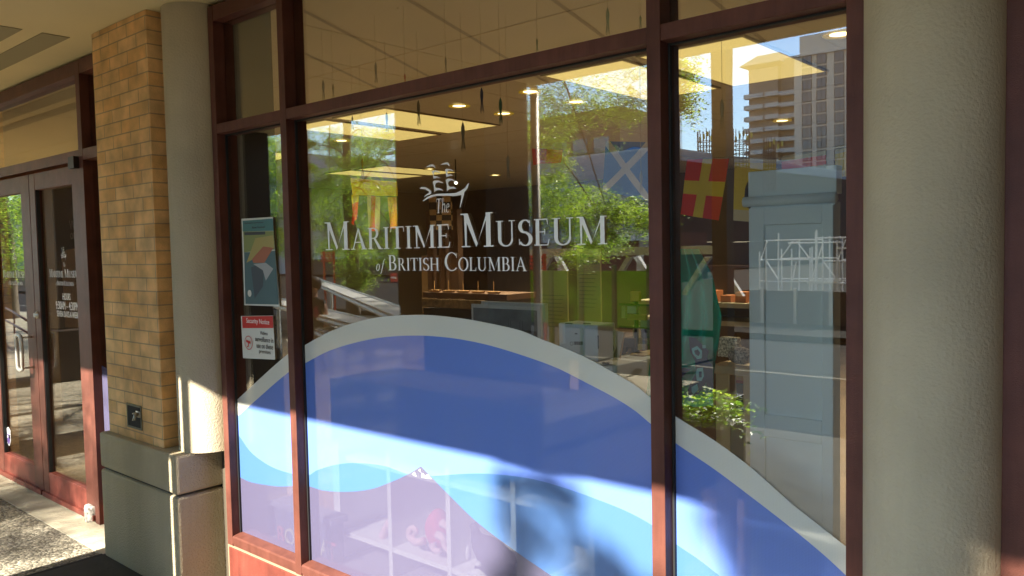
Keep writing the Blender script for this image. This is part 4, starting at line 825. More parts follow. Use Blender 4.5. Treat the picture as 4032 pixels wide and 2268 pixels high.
def tree(lab, base, top, centres, per=55, spread=.34, leaf=.04, seed=1, trunk_r=.15, nl=12, grp='street trees'):
    t = thing('street_tree', lab, 'tree', grp); bx, by = base; r = random.Random(seed)
    tk = MB(); fork = top*.42
    tk.tube(cat_path([(bx, by, -.1), (bx+.05, by, fork*.5), (bx-.04, by+.05, fork), (bx+.1, by, top*.75), (bx, by, top)]), [trunk_r*(1.15-.95*i/24) for i in range(25)], 10)
    for c in centres[::11]:
        st_ = (bx, by, fork*(.8+.7*r.random())); mid = ((bx+c[0])/2+r.uniform(-.3, .3), (by+c[1])/2+r.uniform(-.3, .3), max(st_[2], (st_[2]+c[2])/2+.3)); pth = cat_path([st_, mid, tuple(c[:3])], 5)
        tk.tube(pth, [trunk_r*.15*(1-.88*i/(len(pth)-1))+.004 for i in range(len(pth))], 6)
    tk.make('trunk', BARK, t, True); leaves('crown', centres, per, spread, t, leaf, seed, nl); return t
def cl(pts, Y, jy=1.0, n=1, seed=3):
    r = random.Random(seed); out = []
    for (a, b, s) in pts:
        for q in range(n): out.append((*street(a+r.uniform(-12, 12), b+r.uniform(-12, 12), Y+r.uniform(-jy, jy)), s))
    return out
# tree nearest, middle of the window: hanging boughs either side of the pale slab
c1 = cl([(2070, 380, .9), (2130, 360, 1), (2190, 400, 1), (2250, 370, 1), (2310, 395, .9), (2370, 370, .9), (2430, 400, .8), (2490, 420, .7), (2535, 390, .6), (2090, 440, .9), (2150, 460, .8), (2210, 470, .7), (2290, 450, .6), (2100, 520, .5), (2180, 560, .45), (2195, 620, .4), (2185, 680, .4),
         (2080, 720, .7), (2140, 740, .7), (2200, 750, .7), (2260, 760, .7), (2320, 790, .7), (2380, 810, .6), (2440, 820, .55), (2500, 800, .5), (2545, 830, .45), (2100, 790, .7), (2170, 810, .7), (2240, 830, .6), (2310, 850, .55), (2380, 860, .5), (2120, 840, .4), (2230, 880, .4), (2400, 910, .3), (2415, 940, .25), (2290, 930, .35), (2300, 980, .3), (2260, 1000, .3), (2340, 960, .25), (2540, 860, .35)], 7.6, .8, 1)
r_ = random.Random(5)
c1 += [(r_.uniform(-12, -5.9), -r_.uniform(5.5, 11), r_.uniform(4.4, 8.5), 1.3) for _ in range(40)]
for _ in range(34):
    Y_ = r_.uniform(6.5, 10); c1.append((r_.uniform(-8.6, -4.9), -Y_, max(4.5, Y_*.737+r_.uniform(-2.2, .7)), .75))
tree('honey locust tree with boughs hanging before the pale slab, reflected right of the bright pipe', (-9.4, -8.2), 8, c1, 115, .25, .036, 4, .16, 14)
sh = [(-1.80, .86, .35), (-1.71, .88, .3), (-1.62, .90, .3), (-1.55, .86, .35), (-1.78, .72, .8), (-1.69, .70, .9), (-1.60, .74, .7), (-1.50, .70, .9), (-1.76, .60, .8), (-1.68, .57, .9), (-1.56, .60, .8), (-1.47, .58, 1), (-1.44, .72, .6), (-1.72, .46, .8), (-1.55, .46, 1), (-1.44, .45, 1), (-1.83, .50, .5),
      (-1.36, .52, .9), (-1.27, .50, .9), (-1.40, .36, 1.1), (-1.30, .36, 1.1), (-1.20, .36, 1), (-1.58, .33, .9), (-1.72, .33, .7), (-1.50, .25, 1.1), (-1.35, .25, 1.1), (-1.92, .36, .5), (-1.22, .60, .5),
      (-1.12, .45, .9), (-1.03, .38, 1.0), (-.93, .82, .6), (-.92, .70, .6), (-.93, .56, .7), (-.88, .90, .8), (-.80, .88, .8), (-.72, .86, .9), (-.74, .72, .5), (-.86, .45, .9), (-.90, .34, .9), (-.78, .32, 1), (-.70, .40, .7), (-1.10, .28, 1.1), (-.98, .24, 1.1),
      (-.66, .92, 1), (-.60, .90, .9), (-.60, .78, 1), (-.57, .62, 1), (-.60, .45, 1), (-.53, .92, 1.0), (-.48, .80, 1.1), (-.47, .62, 1.1), (-.52, .45, 1.1), (-.45, .30, 1.2), (-.60, .28, 1.1), (-.44, .92, .8), (-.41, .70, .6), (-.40, .50, .9)]
sh += [(x_, z_, .8) for x_ in (-.90, -.775) for z_ in (.40, .52, .64, .76, .88)]+[(x_, z_, .9) for x_ in (-.56, -.50, -.44, -.38) for z_ in (.56, .68, .80, .92)]+[(-1.0, .30, .9), (-1.1, .34, .9), (-.84, .92, .7), (-.70, .60, .6)]
sh = [q for q in sh if not (-1.65 < q[0] < -1.545 and q[1] < .82) and not (-1.455 < q[0] < -1.405) and not (-1.80 < q[0] < -1.66 and .50 < q[1] < .60) and not (-1.52 < q[0] < -1.45 and .38 < q[1] < .50)]
sh += [(-1.38, .68, .6), (-1.30, .60, .6), (-1.06, .52, .6), (-.98, .94, .5), (-1.02, .90, .4)]
c2 = []
for (x, z, s_) in sh:
    Y_ = r_.uniform(8.2, 9.8); c2.append((x+.009*Y_, -Y_, z+Y_*.737, s_))
c2 += [(r_.uniform(.3, 3), -r_.uniform(7, 10), r_.uniform(6, 8.5), 5) for _ in range(16)]
tree('honey locust tree over the pavement casting leaf shadows on the right of the blue graphic', (1.6, -8.5), 8, c2, 120, .038, .026, 6, .16, 4)
c3 = cl([(1216, 560, .25), (1222, 640, .2), (1310, 560, .5), (1350, 530, .8), (1400, 570, .9), (1450, 540, .9), (1500, 560, .9), (1560, 540, .8), (1620, 560, .9), (1330, 620, .7), (1390, 640, .7), (1290, 680, .6), (1450, 620, .5), (1640, 600, .8), (1262, 740, .5), (1310, 740, .8), (1370, 730, 1), (1440, 740, 1), (1510, 770, .9), (1580, 740, .8), (1640, 800, .8),
         (1230, 790, .9), (1300, 810, 1), (1370, 820, 1), (1450, 830, 1), (1530, 840, .9), (1600, 850, .9), (1640, 880, .8), (1240, 870, .9), (1320, 890, 1), (1400, 900, 1), (1480, 910, 1), (1560, 930, .8), (1630, 940, .7), (1270, 960, .8), (1350, 970, .9), (1430, 980, .9), (1510, 990, .8), (1600, 980, .6), (1380, 1050, .6), (1430, 1090, .5), (1400, 1120, .4)], 11.5, 1.2, 2)
c3 += [(r_.uniform(-20, -13.5), -r_.uniform(9, 13), r_.uniform(5, 8.5), 1.5) for _ in range(24)]
tree('leafy street tree reflected behind the first letters of the museum name', (-17.6, -11.6), 8.5, c3, 115, .30, .048, 8, .18, 14)
c4 = cl([(1040, 560, .7), (1080, 550, .7), (1105, 620, .7), (1050, 660, .7), (1090, 700, .7), (1040, 760, .7), (1100, 800, .7), (1060, 850, .7), (1100, 900, .6), (1050, 940, .6), (1095, 970, .6)], 8.5, .8, 2)
c4 += [(r_.uniform(-21, -14), -r_.uniform(6.5, 10), r_.uniform(4.6, 7.5), 1.3) for _ in range(20)]
tree('pale green tree reflected in the narrow left pane', (-19.8, -8.2), 8, c4, 100, .27, .042, 12, .15, 14)
c5 = cl([(10, 790, 1), (60, 780, 1), (105, 790, 1), (30, 850, 1), (100, 850, 1), (20, 920, .9), (90, 930, .9), (110, 880, .9), (40, 990, .7), (100, 1010, .6), (15, 1060, .7), (70, 760, 1)], 5.5, .6, 2)
c5 += [(r_.uniform(-29, -22), -r_.uniform(4.2, 8), r_.uniform(4.6, 8), 1.5) for _ in range(22)]
tree('street tree with a leaning dark trunk reflected in the left door', (onY(45, 1100, 5.5).x, -5.5), 8, c5, 60, .40, .06, 15, .17, 12)
c6 = cl([(2676, 245, .35), (2685, 285, .35), (2680, 330, .3), (2676, 380, .22), (2670, 410, .16)], 7.0, .3, 2)
t6 = thing('hanging_bough', 'small leafy bough tip at the left edge of the right pane reflection', 'bough'); leaves('leaf_spray', c6, 40, .22, t6, .05, 21)
MB().tube([tuple(street(2676, 380, 7)), tuple(street(2672, 250, 7)), (-5.9, -7.3, 5.2), (-9.3, -8.2, 5.6)], [.006, .012, .03, .05], 6).make('twig', BARK, t6, True)

# construction site across the street
SLB = mat('pale_slab', (.42, .44, .47), .85, var=(.12, .12), bump=(6, .1))
H0 = 7.2
p1, pc_, p2 = onZ(1900, 668, H0), onZ(2600, 583, H0), onZ(3400, 690, H0)
slb = thing('concrete_slab_building', 'pale grey slab sided building under construction across the street', 'building')
def wallseg(a, b, z0, z1, th):
    a = Vector((a.x, -a.y, 0)); b = Vector((b.x, -b.y, 0)); d = (b-a).normalized(); n = Vector((d.y, -d.x, 0))
    if n.y > 0: n = -n
    return [(a+n*0), (b), (b+n*th), (a+n*th)], z0, z1
for nm, (a, b) in (('slab_side', (p1, pc_)), ('slab_front', (pc_, p2))):
    q, z0, z1 = wallseg(a, b, 1.75 if nm == 'slab_side' else H0-.55, H0, .5); MB().prism([(v.x, v.y) for v in q], 'z', z0, z1).make(nm, SLB, slb)
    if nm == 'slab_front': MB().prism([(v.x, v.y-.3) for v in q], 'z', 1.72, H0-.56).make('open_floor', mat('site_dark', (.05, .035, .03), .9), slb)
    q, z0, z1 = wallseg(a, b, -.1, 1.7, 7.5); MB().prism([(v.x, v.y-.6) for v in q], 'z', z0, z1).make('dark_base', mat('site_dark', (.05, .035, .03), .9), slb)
    q, z0, z1 = wallseg(a, b, H0, H0+.12, .3); MB().prism([(v.x, v.y) for v in q], 'z', z0+.002, z1).make('coping', mat('coping_white', (.6, .6, .58), .7), slb)
RUST = mat('rusty_steel', (.10, .05, .03), .8)
for i, (a, w_, t0) in enumerate(((2775, 50, 528), (2918, 60, 525), (3030, 44, 560))):
    t = thing('rebar_cage', 'cage of upright reinforcing bars on the slab, %s from the left' % ['first', 'second, widest', 'third, lowest'][i], 'rebar cage', 'rebar cages on the slab roof')
    Y = 45; L_, R_ = onY(a-w_/2, 600, Y), onY(a+w_/2, 600, Y); zt_ = onY(a, t0, Y).z; rb = MB(); rad = (R_.x-L_.x)/2; cx = (L_.x+R_.x)/2
    for k in range(14): an = k*math.pi/7; rb.tube([(cx+rad*math.cos(an), -Y+rad*math.sin(an), H0-2.5), (cx+rad*math.cos(an), -Y+rad*math.sin(an), zt_+.4*((k*7) % 5)/5)], .028, 4)
    for k in range(12):
        z = H0-2.2+k*(zt_-H0+2.0)/12; rb.tube([(cx+rad*math.cos(q*math.pi/6), -Y+rad*math.sin(q*math.pi/6), z) for q in range(13)], .022, 4)
    rb.make('bars', RUST, t)
    yc = MB()
    for k in range(5): yc.box(cx-rad*.5+k*.25, cx-rad*.5+k*.25+.09, -Y+rad*.5, -Y+rad*.5+.1, zt_-.5+.15*(k % 3), zt_-.2+.15*(k % 3))
    yc.make('yellow_cap', mat('cap_yellow', (.6, .5, .05), .6), t)
# tower
TWM = mat('tower_concrete', (.80, .70, .58), .85); TWD = mat('tower_brick', (.34, .26, .2), .85); WGL = mat('tower_glass', (.10, .13, .15), .12, spec=.9); WFR = mat('tower_trim', (.7, .66, .6), .8)
tow = thing('apartment_tower', 'tall grey brown apartment tower with balconies, reflected at the upper right', 'building'); TY_ = 205
def tx(a): return onY(a, 500, TY_).x
def tz(b, a=3150): return onY(a, b, TY_).z
X0, X1, X2, X3 = tx(2942), tx(3058), tx(3128), tx(3128)+36
box('balcony_wing', X0, X1, -TY_-14, -TY_-1, -1, tz(268, 2990), TWD, tow); box('recessed_wing', X1, X2, -TY_-14, -TY_-3, -1, tz(225, 3060), TWD, tow); box('main_block', X2, X3, -TY_-18, -TY_, -1, tz(218), TWM, tow)
box('penthouse', X2+1, X3-2, -TY_-16, -TY_-1, tz(218)+.01, tz(142), TWM, tow); box('cornice', X2-.8, X3+.5, -TY_-18.5, -TY_+.6, tz(218)-.5, tz(218)-.01, WFR, tow)
MB().prism([(X0-2.2, tz(264, 2920)), (X1+1, tz(264, 2920)), (X1+1, tz(212, 3040)), (X0+3, tz(222, 2980))], 'y', -TY_-14.5, -TY_+.2).make('wing_roof', TWM, tow)
wme = MB().box(-1.05, 1.05, -.10, .12, -1.15, 1.15); wob = None; nwin = 0
for fl in range(15):
    z = tz(385)-fl*3.02 + 3*3.02
    if z > tz(240): continue
    for k, dx in enumerate((3.3, 6.9, 11.3, 15.6)):
        if nwin >= 60 or z < 3: continue
        if wob is None:
            wob = wme.make('window', WGL, tow); fr_ = MB().box(-1.2, 1.2, -.05, .16, 1.151, 1.28); fr_.box(-1.2, 1.2, -.05, .16, -1.28, -1.151); fr_.box(-1.2, -1.051, -.05, .16, -1.15, 1.15); fr_.box(1.051, 1.2, -.05, .16, -1.15, 1.15); fr_.box(-.06, .06, .10, .18, -1.15, 1.15); fo = fr_.make('frame', GASKET, wob); o = wob
        else: o = copy_tree(wob, tow)
        o.location = (X2+dx, -TY_, z); nwin += 1
    for (xa, xb, yy) in ((X0-.6, X0+4.6, -TY_-1), (X0+5.2, X1+.8, -TY_-1), (X2-5.2, X2+.4, -TY_-3)):
        if z < 3 or z > tz(330): continue
        m_ = MB().box(xa, xb, yy-.2, yy+1.9, z-1.5, z-1.25); m_.box(xa, xb, yy+1.75, yy+1.9, z-1.25, z-.35)
        m_.make('balcony', WFR, tow)
ob = thing('sky_blocker', 'unseen tall dark block added across the street to cut skylight, out of the reflection', 'building')  # unseen block added to hold back skylight from the shopfront
box('wall', 6, 70, -46, -26, -.1, 58, mat('blocker_stone', (.14, .12, .10), .8), ob)
for i in range(9):
    for k in range(10): box('window', 8+k*6, 12+k*6, -26, -25.9, 3+i*6, 6.5+i*6, WGL, ob)
# brick flats and glass block behind
fl_ = thing('brick_flats', 'brown brick flats with planted balconies above the pale slab', 'building'); Y = 62
u, v = onY(1980, 470, Y), onY(2440, 470, Y); box('wall', u.x, v.x, -Y-10, -Y, 0, onY(2200, 455, Y).z, brick_mat('flats_brick', (.22, .12, .075), (.26, .15, .09), (.15, .11, .09), .3, .1), fl_)
for i in range(5):
    for k in range(3):
        x = u.x+1.6+i*(v.x-u.x-2)/5; z = onY(2200, 600, Y).z-k*3.1; box('window', x, x+1.7, -Y, -Y+.08, z-.9, z+1.0, WGL, fl_); box('sill', x-.1, x+1.8, -Y, -Y+.3, z-1.1, z-.92, WFR, fl_)
bh = MB()
hg = thing('balcony_hedge', 'row of clipped hedge plants along the flats above the slab', 'hedge'); leaves('foliage', [(u.x+.8+i*1.1, -Y+1.2, onY(2200, 625, Y).z, 1) for i in range(14)], 60, .38, hg, .12, 31, 8)
tp_ = thing('blue_tarpaulin', 'blue tarpaulin draped behind the pale slab, left of the right mullion', 'tarpaulin'); a, b = onY(2425, 640, 50), onY(2520, 575, 50)
MB().prism([(a.x, a.z-2), (b.x+1.5, a.z-2), (b.x+1.5, b.z-.4), (b.x-.6, b.z), (a.x+.4, b.z-.3)], 'y', -50.6, -50).make('sheet', mat('tarp_blue', (.03, .13, .42), .6, bump=(3, .8)), tp_)
gt = thing('glass_tower', 'pale blue glass apartment block with balconies reflected behind the tree', 'building'); Y = 90
u, v = onY(1555, 560, Y), onY(1830, 560, Y); H = onY(1600, 500, Y).z; box('wall', u.x, v.x, -Y-15, -Y, 0, H, mat('pale_glass', (.20, .30, .34), .2, spec=.8), gt)
for k in range(11):
    z = H-3.1*k-1.0
    if z < 1: break
    box('balcony', u.x-2.2, u.x+4.2, -Y+.01, -Y+1.8, z-.25, z, WFR, gt); box('floor_band', u.x+4.25, v.x, -Y, -Y+.15, z-.3, z+.1, WFR, gt)
    for q in range(4): box('window', u.x+.6+q*3.2, u.x+2.9+q*3.2, -Y, -Y+.06, z+.3, z+2.5, WGL, gt)
def plain_block(lab, a, b, top, Y, m_, nst, nw, depth=12):
    t = thing('street_building', lab, 'building', 'buildings along the far side'); u, v = onY(a, 900, Y), onY(b, 900, Y); H = onY((a+b)/2, top, Y).z; box('wall', u.x, v.x, -Y-depth, -Y, -.1, H, m_, t)
    box('parapet', u.x-.2, v.x+.2, -Y-.1, -Y+.25, H-.35, H+.15, WFR, t); sx_ = (v.x-u.x)/nw; sz_ = (H-1)/nst
    for i in range(nst):
        for k in range(nw): box('window', u.x+sx_*(k+.25), u.x+sx_*(k+.75), -Y, -Y+.07, .9+sz_*(i+.2), .9+sz_*(i+.8), WGL, t)
plain_block('white rendered building reflected behind the leaves of the left pane', 990, 1150, 610, 34, mat('white_render', (.5, .49, .46), .85), 4, 4)
plain_block('grey blue building reflected in the left door', -120, 130, 800, 40, mat('grey_render', (.28, .32, .36), .85), 3, 7)
plain_block('low dark red building behind the green hoarding', 1655, 2620, 930, 30, mat('dark_red_wall', (.12, .035, .025), .85), 1, 9, 4)
plain_block('low brown building behind the street tree', 1160, 1660, 1000, 34, mat('brown_wall', (.16, .10, .06), .85), 1, 6, 6)
# green mesh hoarding, trestle, scaffold, barriers
GM = mat('green_mesh', (.10, .18, .015), .8, trans=.5, var=(3, .3)); GFR = mat('galvanised', (.45, .45, .44), .45, metal=.5)
gh = thing('green_hoarding', 'green mesh hoarding reflected behind the cream banners', 'hoarding'); Y = 7; u, v = onY(2062, 1065, Y), onY(2560, 1065, Y)
box('mesh', u.x, v.x, -7.02, -7.0, .55, u.z, GM, gh)
for i in range(5): x = u.x+(v.x-u.x)*i/4; box('post', x-.025, x+.025, -6.99, -6.94, -.1, u.z+.08, mat('hoarding_post', (.03, .09, .03), .6), gh)
TR = mat('painted_timber', (.50, .50, .50), .7)
ts = thing('timber_trestle', 'white painted beam on slanting braces reflected below the word columbia', 'trestle'); Y = 9
u, v = onY(2060, 990, Y), onY(2840, 985, Y); box('beam', u.x, v.x, -9.1, -9, u.z-.09, u.z+.04, TR, ts)
for i, a in enumerate((2155, 2470, 2780)):
    c = onY(a, 1005, Y)
    for s_ in (-1, 1): MB().prism([(c.x-.05, c.z-.03), (c.x+.05, c.z-.03), (c.x+s_*.42+.05, c.z-.62), (c.x+s_*.42-.05, c.z-.62)], 'y', -9.22-.1*s_, -9.14-.1*s_).make('brace', TR, ts)
    box('upright', c.x-.045, c.x+.045, -9.42, -9.34, -.1, c.z, TR, ts)
sc_ = thing('white_scaffold', 'white tube scaffold with ladders reflected across the cupboard', 'scaffold'); Y = 15
sm_ = MB(); u, v = onY(2990, 1000, Y), onY(3380, 1000, Y); z0, z1 = onY(3150, 1180, Y).z, onY(3150, 935, Y).z
r5 = random.Random(4); W_ = v.x-u.x; ups = [0, .07, .2, .34, .38, .53, .60, .66, .80, .87, 1.0]
for q_ in ups:
    for yy in (-15, -16.2):
        if r5.random() < .85: x = u.x+W_*q_; sm_.tube([(x, yy, -.1), (x, yy, z1+r5.uniform(-.35, .25))], .020, 6)
for z, a_, b_ in ((z1-.05, .05, .45), (z1-.12, .3, .66), (z1-.02, .6, 1.0), (z1-.48, .0, .6), (z1-.52, .66, 1.0), (z1-.95, .0, .8), (z1-.98, .5, 1.0), (z1-.25, .8, 1.0)):
    for yy in (-15, -16.2): sm_.tube([(u.x+W_*a_, yy, z), (u.x+W_*b_, yy, z)], .016, 6)
for k_ in range(len(ups)-1):
    z = z1-.5-.45*(k_ % 2); a_, b_ = ups[k_], ups[k_+1]
    if k_ % 3 == 1: a_, b_ = b_, a_
    sm_.tube([(u.x+W_*a_, -15.05, z), (u.x+W_*b_, -15.05, z+.42)], .014, 5)
sm_.make('tubes', mat('scaffold_white', (.75, .75, .75), .5), sc_)
for i, (a, b_, c_, d, Y, col, nm, lab) in enumerate(((2060, 1000, 2135, 1075, 8.2, (.55, .05, .02), 'safety_barrier', 'red slatted safety barrier just right of the bright pipe'), (1262, 990, 1306, 1030, 10.2, (.6, .07, .02), 'orange_barrier', 'orange red barrier under the letter m of maritime'), (1535, 1075, 1566, 1112, 9.5, (.5, .06, .05), 'red_sign', 'small red and white street sign below the word british'))):
    u, v = onY(a, b_, Y), onY(c_, d, Y); t = thing(nm, lab, 'sign' if i == 2 else 'barrier'); pm = mat(nm, col, .6)
    if i == 2: box('panel', u.x, v.x, -Y-.02, -Y, v.z, u.z, pm, t); box('white_line', u.x+.03, v.x-.03, -Y+.001, -Y+.004, v.z+.08, v.z+.12, WHITE, t); box('post', v.x, v.x+.05, -Y-.05, -Y-.0, -.1, u.z, BLKM, t)
    else:
        for q in range(5): z = v.z+(u.z-v.z)*q/5; box('slat', u.x, v.x, -Y-.02-.01*q, -Y, z, z+(u.z-v.z)/8, pm, t)
        for x in (u.x, v.x-.04): box('post', x, x+.04, -Y-.1, -Y-.06, -.1, u.z, pm, t)
# perforated metal planks of a ramp, in full sun
PL = mat('perforated_metal', (.42, .42, .41), .7, spec=.2); PLt = PL.node_tree
v_ = PLt.nodes.new('ShaderNodeTexVoronoi'); v_.inputs['Scale'].default_value = 10; v_.inputs['Randomness'].default_value = .1; tc_ = PLt.nodes.new('ShaderNodeTexCoord'); PLt.links.new(tc_.outputs['Object'], v_.inputs['Vector'])
g_ = PLt.nodes.new('ShaderNodeMath'); g_.operation = 'LESS_THAN'; g_.inputs[1].default_value = .32; PLt.links.new(v_.outputs['Distance'], g_.inputs[0])
mx_ = PLt.nodes.new('ShaderNodeMixShader'); tr_ = PLt.nodes.new('ShaderNodeBsdfDiffuse'); tr_.inputs[0].default_value = (.02, .02, .02, 1); PLt.links.new(g_.outputs[0], mx_.inputs[0]); PLt.links.new(PLt.nodes['Principled BSDF'].outputs[0], mx_.inputs[1]); PLt.links.new(tr_.outputs[0], mx_.inputs[2]); PLt.links.new(mx_.outputs[0], PLt.nodes['Material Output'].inputs[0])
for i, (A, B, z, wd) in enumerate((((1030, 1035), (1690, 1300), .95, .28), ((1030, 1180), (1480, 1300), .85, .30), ((1230, 1290), (1400, 1370), .70, .32))):
    a, b = onZ(*A, z), onZ(*B, z)
    if i == 0: a = onZ(1160, 1078, z)
    a = Vector((a.x, -a.y, z)); b = Vector((b.x, -b.y, z)); d = (b-a).normalized(); n = Vector((d.y, -d.x, 0))*wd
    if n.y > 0: n = -n
    t = thing('metal_plank', 'perforated sunlit metal plank of the ramp, %s' % ['uppermost and longest', 'second from the top', 'lowest and shortest'][i], 'plank', 'perforated metal planks of the ramp')
    m_ = MB().prism([(a.x, a.y), (b.x, b.y), (b.x+n.x, b.y+n.y), (a.x+n.x, a.y+n.y)], 'z', z-.03, z); m_.make('deck', PL, t)
    e_ = MB(); e_.tube([a+Vector((0, 0, -.05)), b+Vector((0, 0, -.05))], .03, 6); e_.tube([a+n+Vector((0, 0, .0)), b+n+Vector((0, 0, .0))], .02, 6); e_.make('edge_rail', GFR, t)
    for f in (.1, .5, .9): q = a.lerp(b, f)+n*.5; MB().tube([(q.x, q.y, -.1), (q.x, q.y, z-.04)], .03, 6).make('leg', GFR, t)
# child standing by the ramp
def person(loc, rz):
    t = thing('person', 'person in a black and magenta shirt reflected beside the left mullion', 'person', loc=loc, rz=rz)
    V = [(0, 0, .68), (0, 0, .82), (0, -.01, .98), (0, 0, 1.06), (0, -.005, 1.12), (0, -.01, 1.20), (.13, 0, 1.00), (.17, 0, .80), (.18, -.06, .62), (.185, -.08, .56), (-.13, 0, 1.00), (-.17, 0, .80), (-.18, -.06, .62), (-.185, -.08, .56), (.075, 0, .62), (.085, -.01, .36), (.085, .02, .07), (.085, -.08, .03), (-.075, 0, .62), (-.085, -.01, .36), (-.085, .02, .07), (-.085, -.08, .03)]
    E_ = [(0, 1), (1, 2), (2, 3), (3, 4), (4, 5), (2, 6), (6, 7), (7, 8), (8, 9), (2, 10), (10, 11), (11, 12), (12, 13), (0, 14), (14, 15), (15, 16), (16, 17), (0, 18), (18, 19), (19, 20), (20, 21)]
    R_ = [.10, .095, .10, .045, .04, .085, .045, .034, .026, .02, .045, .034, .026, .02, .075, .055, .038, .03, .075, .055, .038, .03]
    me = bpy.data.meshes.new('body'); me.from_pydata(V, E_, []); o = bpy.data.objects.new('body', me); COL.objects.link(o)
    o.modifiers.new('s', 'SKIN'); 
    if not me.skin_vertices: bpy.context.view_layer.objects.active = o
    sv_ = me.skin_vertices[0].data
    for i, r in enumerate(R_): sv_[i].radius = (r, r)
    sv_[0].use_root = True; ss = o.modifiers.new('u', 'SUBSURF'); ss.levels = ss.render_levels = 2
    bpy.context.view_layer.update(); m2 = bpy.data.meshes.new_from_object(o.evaluated_get(bpy.context.evaluated_depsgraph_get())); bpy.data.objects.remove(o)
    SK = mat('skin', (.42, .22, .15), .6); SHI = mat('shirt_black', (.02, .018, .02), .8); MAG = mat('shirt_magenta', (.30, .02, .08), .8); TRO = mat('grey_trousers', (.20, .20, .19), .8)
    b = link('body', m2, [SK, SHI, MAG, TRO], t, True)
    for p in m2.polygons:
        c = p.center; p.material_index = 3 if c.z < .70 and abs(c.x) < .15 else (1 if c.z < 1.07 and (abs(c.x) < .17 and c.z > .7) and not (abs(c.x) > .14 and c.z < .88) else 0)
        if p.material_index == 1 and .8 < c.z < .93 and c.y < 0 and abs(c.x) < .1: p.material_index = 2
    MB().ball((0, .012, 1.235), (.092, .098, .10), 14, 10, lambda v: Vector((v.x, v.y if v.z > -.02 or v.y > 0 else v.y*.4, v.z))).make('hair', mat('dark_hair', (.02, .014, .01), .7), t, True)
    f = MB()
    for s_ in (-1, 1): f.ball((s_*.03, -.088, 1.21), (.011, .006, .007), 8, 6)
    f.make('eyes', INK, t, True); MB().ball((0, -.098, 1.185), (.011, .012, .018), 8, 6).make('nose', SK, t, True); MB().ball((0, -.085, 1.155), (.024, .008, .006), 8, 6).make('mouth', mat('lips', (.35, .10, .09), .6), t, True)
    for s_ in (-1, 1):
        h_ = MB()
        for k in range(4): x = s_*.185+(k-1.5)*.013; h_.tube([(x, -.085, .56), (x, -.095, .52), (x, -.09, .485+.006*abs(k-1.5))], [.0075, .007, .005], 6)
        h_.tube([(s_*.165, -.085, .565), (s_*.150, -.10, .54), (s_*.150, -.105, .52)], [.008, .007, .005], 6); h_.make('hand', SK, t, True)
    return t
pp = street(1245, 1430, 4.0); person((pp.x, -4.0, -.0), math.radians(160))
# handrail and planter
hr = thing('handrail', 'dark red double handrail reflected low in the left door', 'handrail'); m_ = MB()
for dz in (0, -.16): m_.tube([tuple(street(28, 1212+dz*-300, 4.2)), tuple(street(135, 1272+dz*-300, 3.2))], .022, 8)
m_.make('rail', PAINT, hr, True); q = street(60, 1225, 4.0); MB().tube([(q.x, q.y, 0), (q.x, q.y, q.z)], .02, 8).make('post', PAINT, hr)
pt = thing('street_planter', 'planter of bright green plants reflected beside the printed towel', 'planter'); u, v = street(2640, 1700, 3.1), street(2800, 1700, 3.1)
box('trough', u.x, v.x+.1, -3.45, -3.05, 0, .36, mat('planter_grey', (.20, .19, .17), .8), pt, .01)
leaves('foliage', [(u.x+.06+i*.10, -3.2-.05*(i % 3), .48+.05*((i*5) % 3)/3, .3) for i in range(4)], 46, .20, pt, .05, 41, 8, .3, .7)
fl2 = MB()
for i in range(4):
    c = Vector((u.x+.1+i*.085, -3.12-.02*(i % 3), .44+.03*(i % 4)))
    for k in range(6): an = k*math.pi/3; fl2.flat([tuple(c), tuple(c+Vector((.02*math.cos(an), 0.003, .02*math.sin(an)))), tuple(c+Vector((.02*math.cos(an+.7), .003, .02*math.sin(an+.7))))])
fl2.make('flowers', mat('pale_petals', (.65, .5, .52), .7), pt)

# inside the doors: a dim wall panel with big letters and an arched board
wp = thing('welcome_panel', 'dark panel with large pale letters just inside the right hand door', 'panel')
box('panel', onY(205, 800, 1.0).x, onY(372, 800, 1.0).x, 1.0, 1.02, 0, 2.3, mat('panel_black', (.03, .025, .02), .7), wp)
for (tx_, a_, b_) in (('W', 274, 905), ('on', 277, 942)): q_ = onY(a_, b_, .99); text('letters', tx_, .13, (q_.x, .99, q_.z), mat('letter_dim', (.35, .33, .28), .7), wp)
ab = thing('arched_board', 'cream arched information board behind the right hand door', 'board')
MB().prism([(onY(a_, b_, .9).x, onY(a_, b_, .9).z) for a_, b_ in ((241, 996), (262, 984), (290, 979), (318, 986), (335, 998), (340, 1290), (256, 1290))], 'y', .9, .92).make('board', mat('board_cream', (.50, .43, .30), .7), ab)
ln_ = MB()
for i_ in range(7): q_ = onY(298, 1025+i_*17, .9); ln_.box(q_.x, q_.x+.11+.02*(i_ % 2), .897, .899, q_.z, q_.z+.012)
ln_.make('text_line', MATS['faint_ink'], ab)

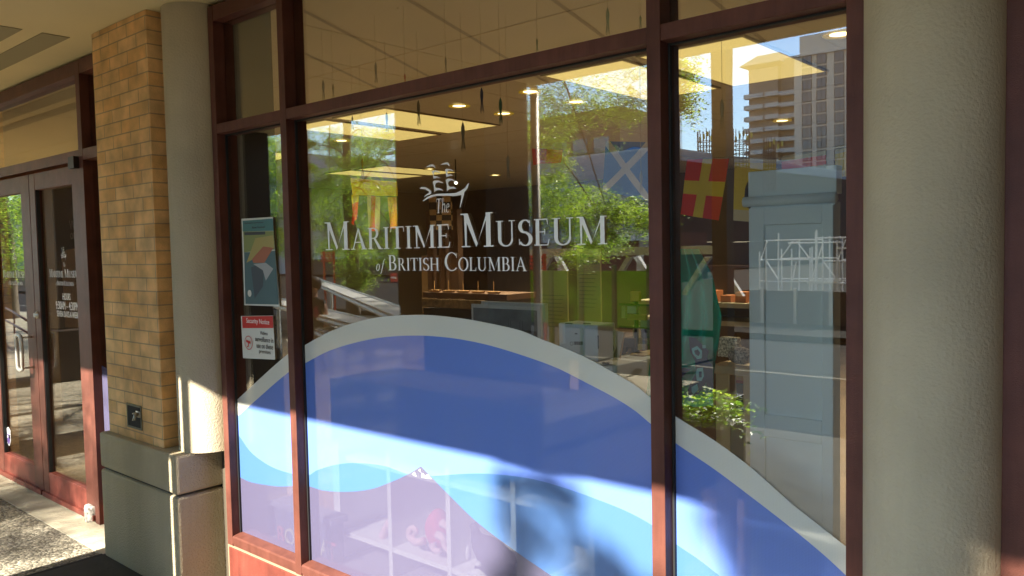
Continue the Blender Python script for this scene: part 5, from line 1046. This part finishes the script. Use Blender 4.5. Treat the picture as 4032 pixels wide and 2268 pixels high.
# unseen wall added to keep light off the right column, and the hoarding in front of the scaffold
tag(box('light_blocking_wall', 1.45, 1.70, -2.6, -.06, .006, 2.828, MATS['dark_bronze_cladding']), 'unseen dark wall added to block light from the right hand end of the arcade', 'wall')
u_, v_2 = onY(2880, 1140, 14), onY(3420, 1140, 14)
sd_ = thing('site_hoarding', 'dark site hoarding in front of the white scaffold', 'hoarding')
box('panel', u_.x, v_2.x, -14.1, -14.0, -.1, u_.z, MATS['site_dark'], sd_)
for i_ in range(5): x_ = u_.x+(v_2.x-u_.x)*i_/4; box('post', x_-.03, x_+.03, -13.99, -13.93, -.1, u_.z+.05, GFR, sd_)

# crowded low display between the leaning sign and the right mullion
dt_ = thing('low_display', 'dark low display stand behind the leaning wooden sign, crowded with small goods', 'display stand')
dl0, dl1 = onY(2395, 1400, 1.25), onY(2560, 1400, 1.25)
for k_, yy_ in enumerate((1430, 1345)):
    z_ = onY(2460, yy_, 1.25).z; box('board', dl0.x, dl1.x, 1.25+.1*k_, 1.75, z_-.02, z_, WOODD, dt_)
for x_ in (dl0.x+.015, dl1.x-.015): box('side', x_-.015, x_+.015, 1.36, 1.75, 0, onY(2460, 1345, 1.25).z-.021, WOODD, dt_)
r3 = random.Random(9); cls_ = [(.45, .30, .14), (.30, .10, .06), (.55, .50, .42), (.12, .10, .16), (.40, .24, .10), (.5, .44, .2), (.08, .16, .2)]
for k_, yy_ in enumerate((1430, 1345)):
    z_ = onY(2460, yy_, 1.25).z; x_ = dl0.x+.04
    while x_ < dl1.x-.06:
        w_ = r3.uniform(.025, .055); h_ = r3.uniform(.03, .10); m_ = MB()
        if r3.random() < .4: m_.lathe([(.001, 0), (w_*.45, 0), (w_*.5, h_*.7), (w_*.2, h_*.85), (w_*.22, h_), (.001, h_)], (x_+w_/2, 1.33+.1*k_+r3.uniform(-.03, .03), z_+.001), 12)
        else: y_ = 1.28+.1*k_+r3.uniform(0, .04); m_.box(x_, x_+w_, y_, y_+.04, z_+.001, z_+h_)
        c_ = cls_[r3.randrange(7)]
        tag(m_.make('trinket', mat('trinket_%d' % cls_.index(c_), c_, .6)), 'small souvenir on the crowded dark display behind the leaning wooden sign', 'souvenir', 'souvenirs on the low dark display')
        x_ += w_+r3.uniform(.004, .02)
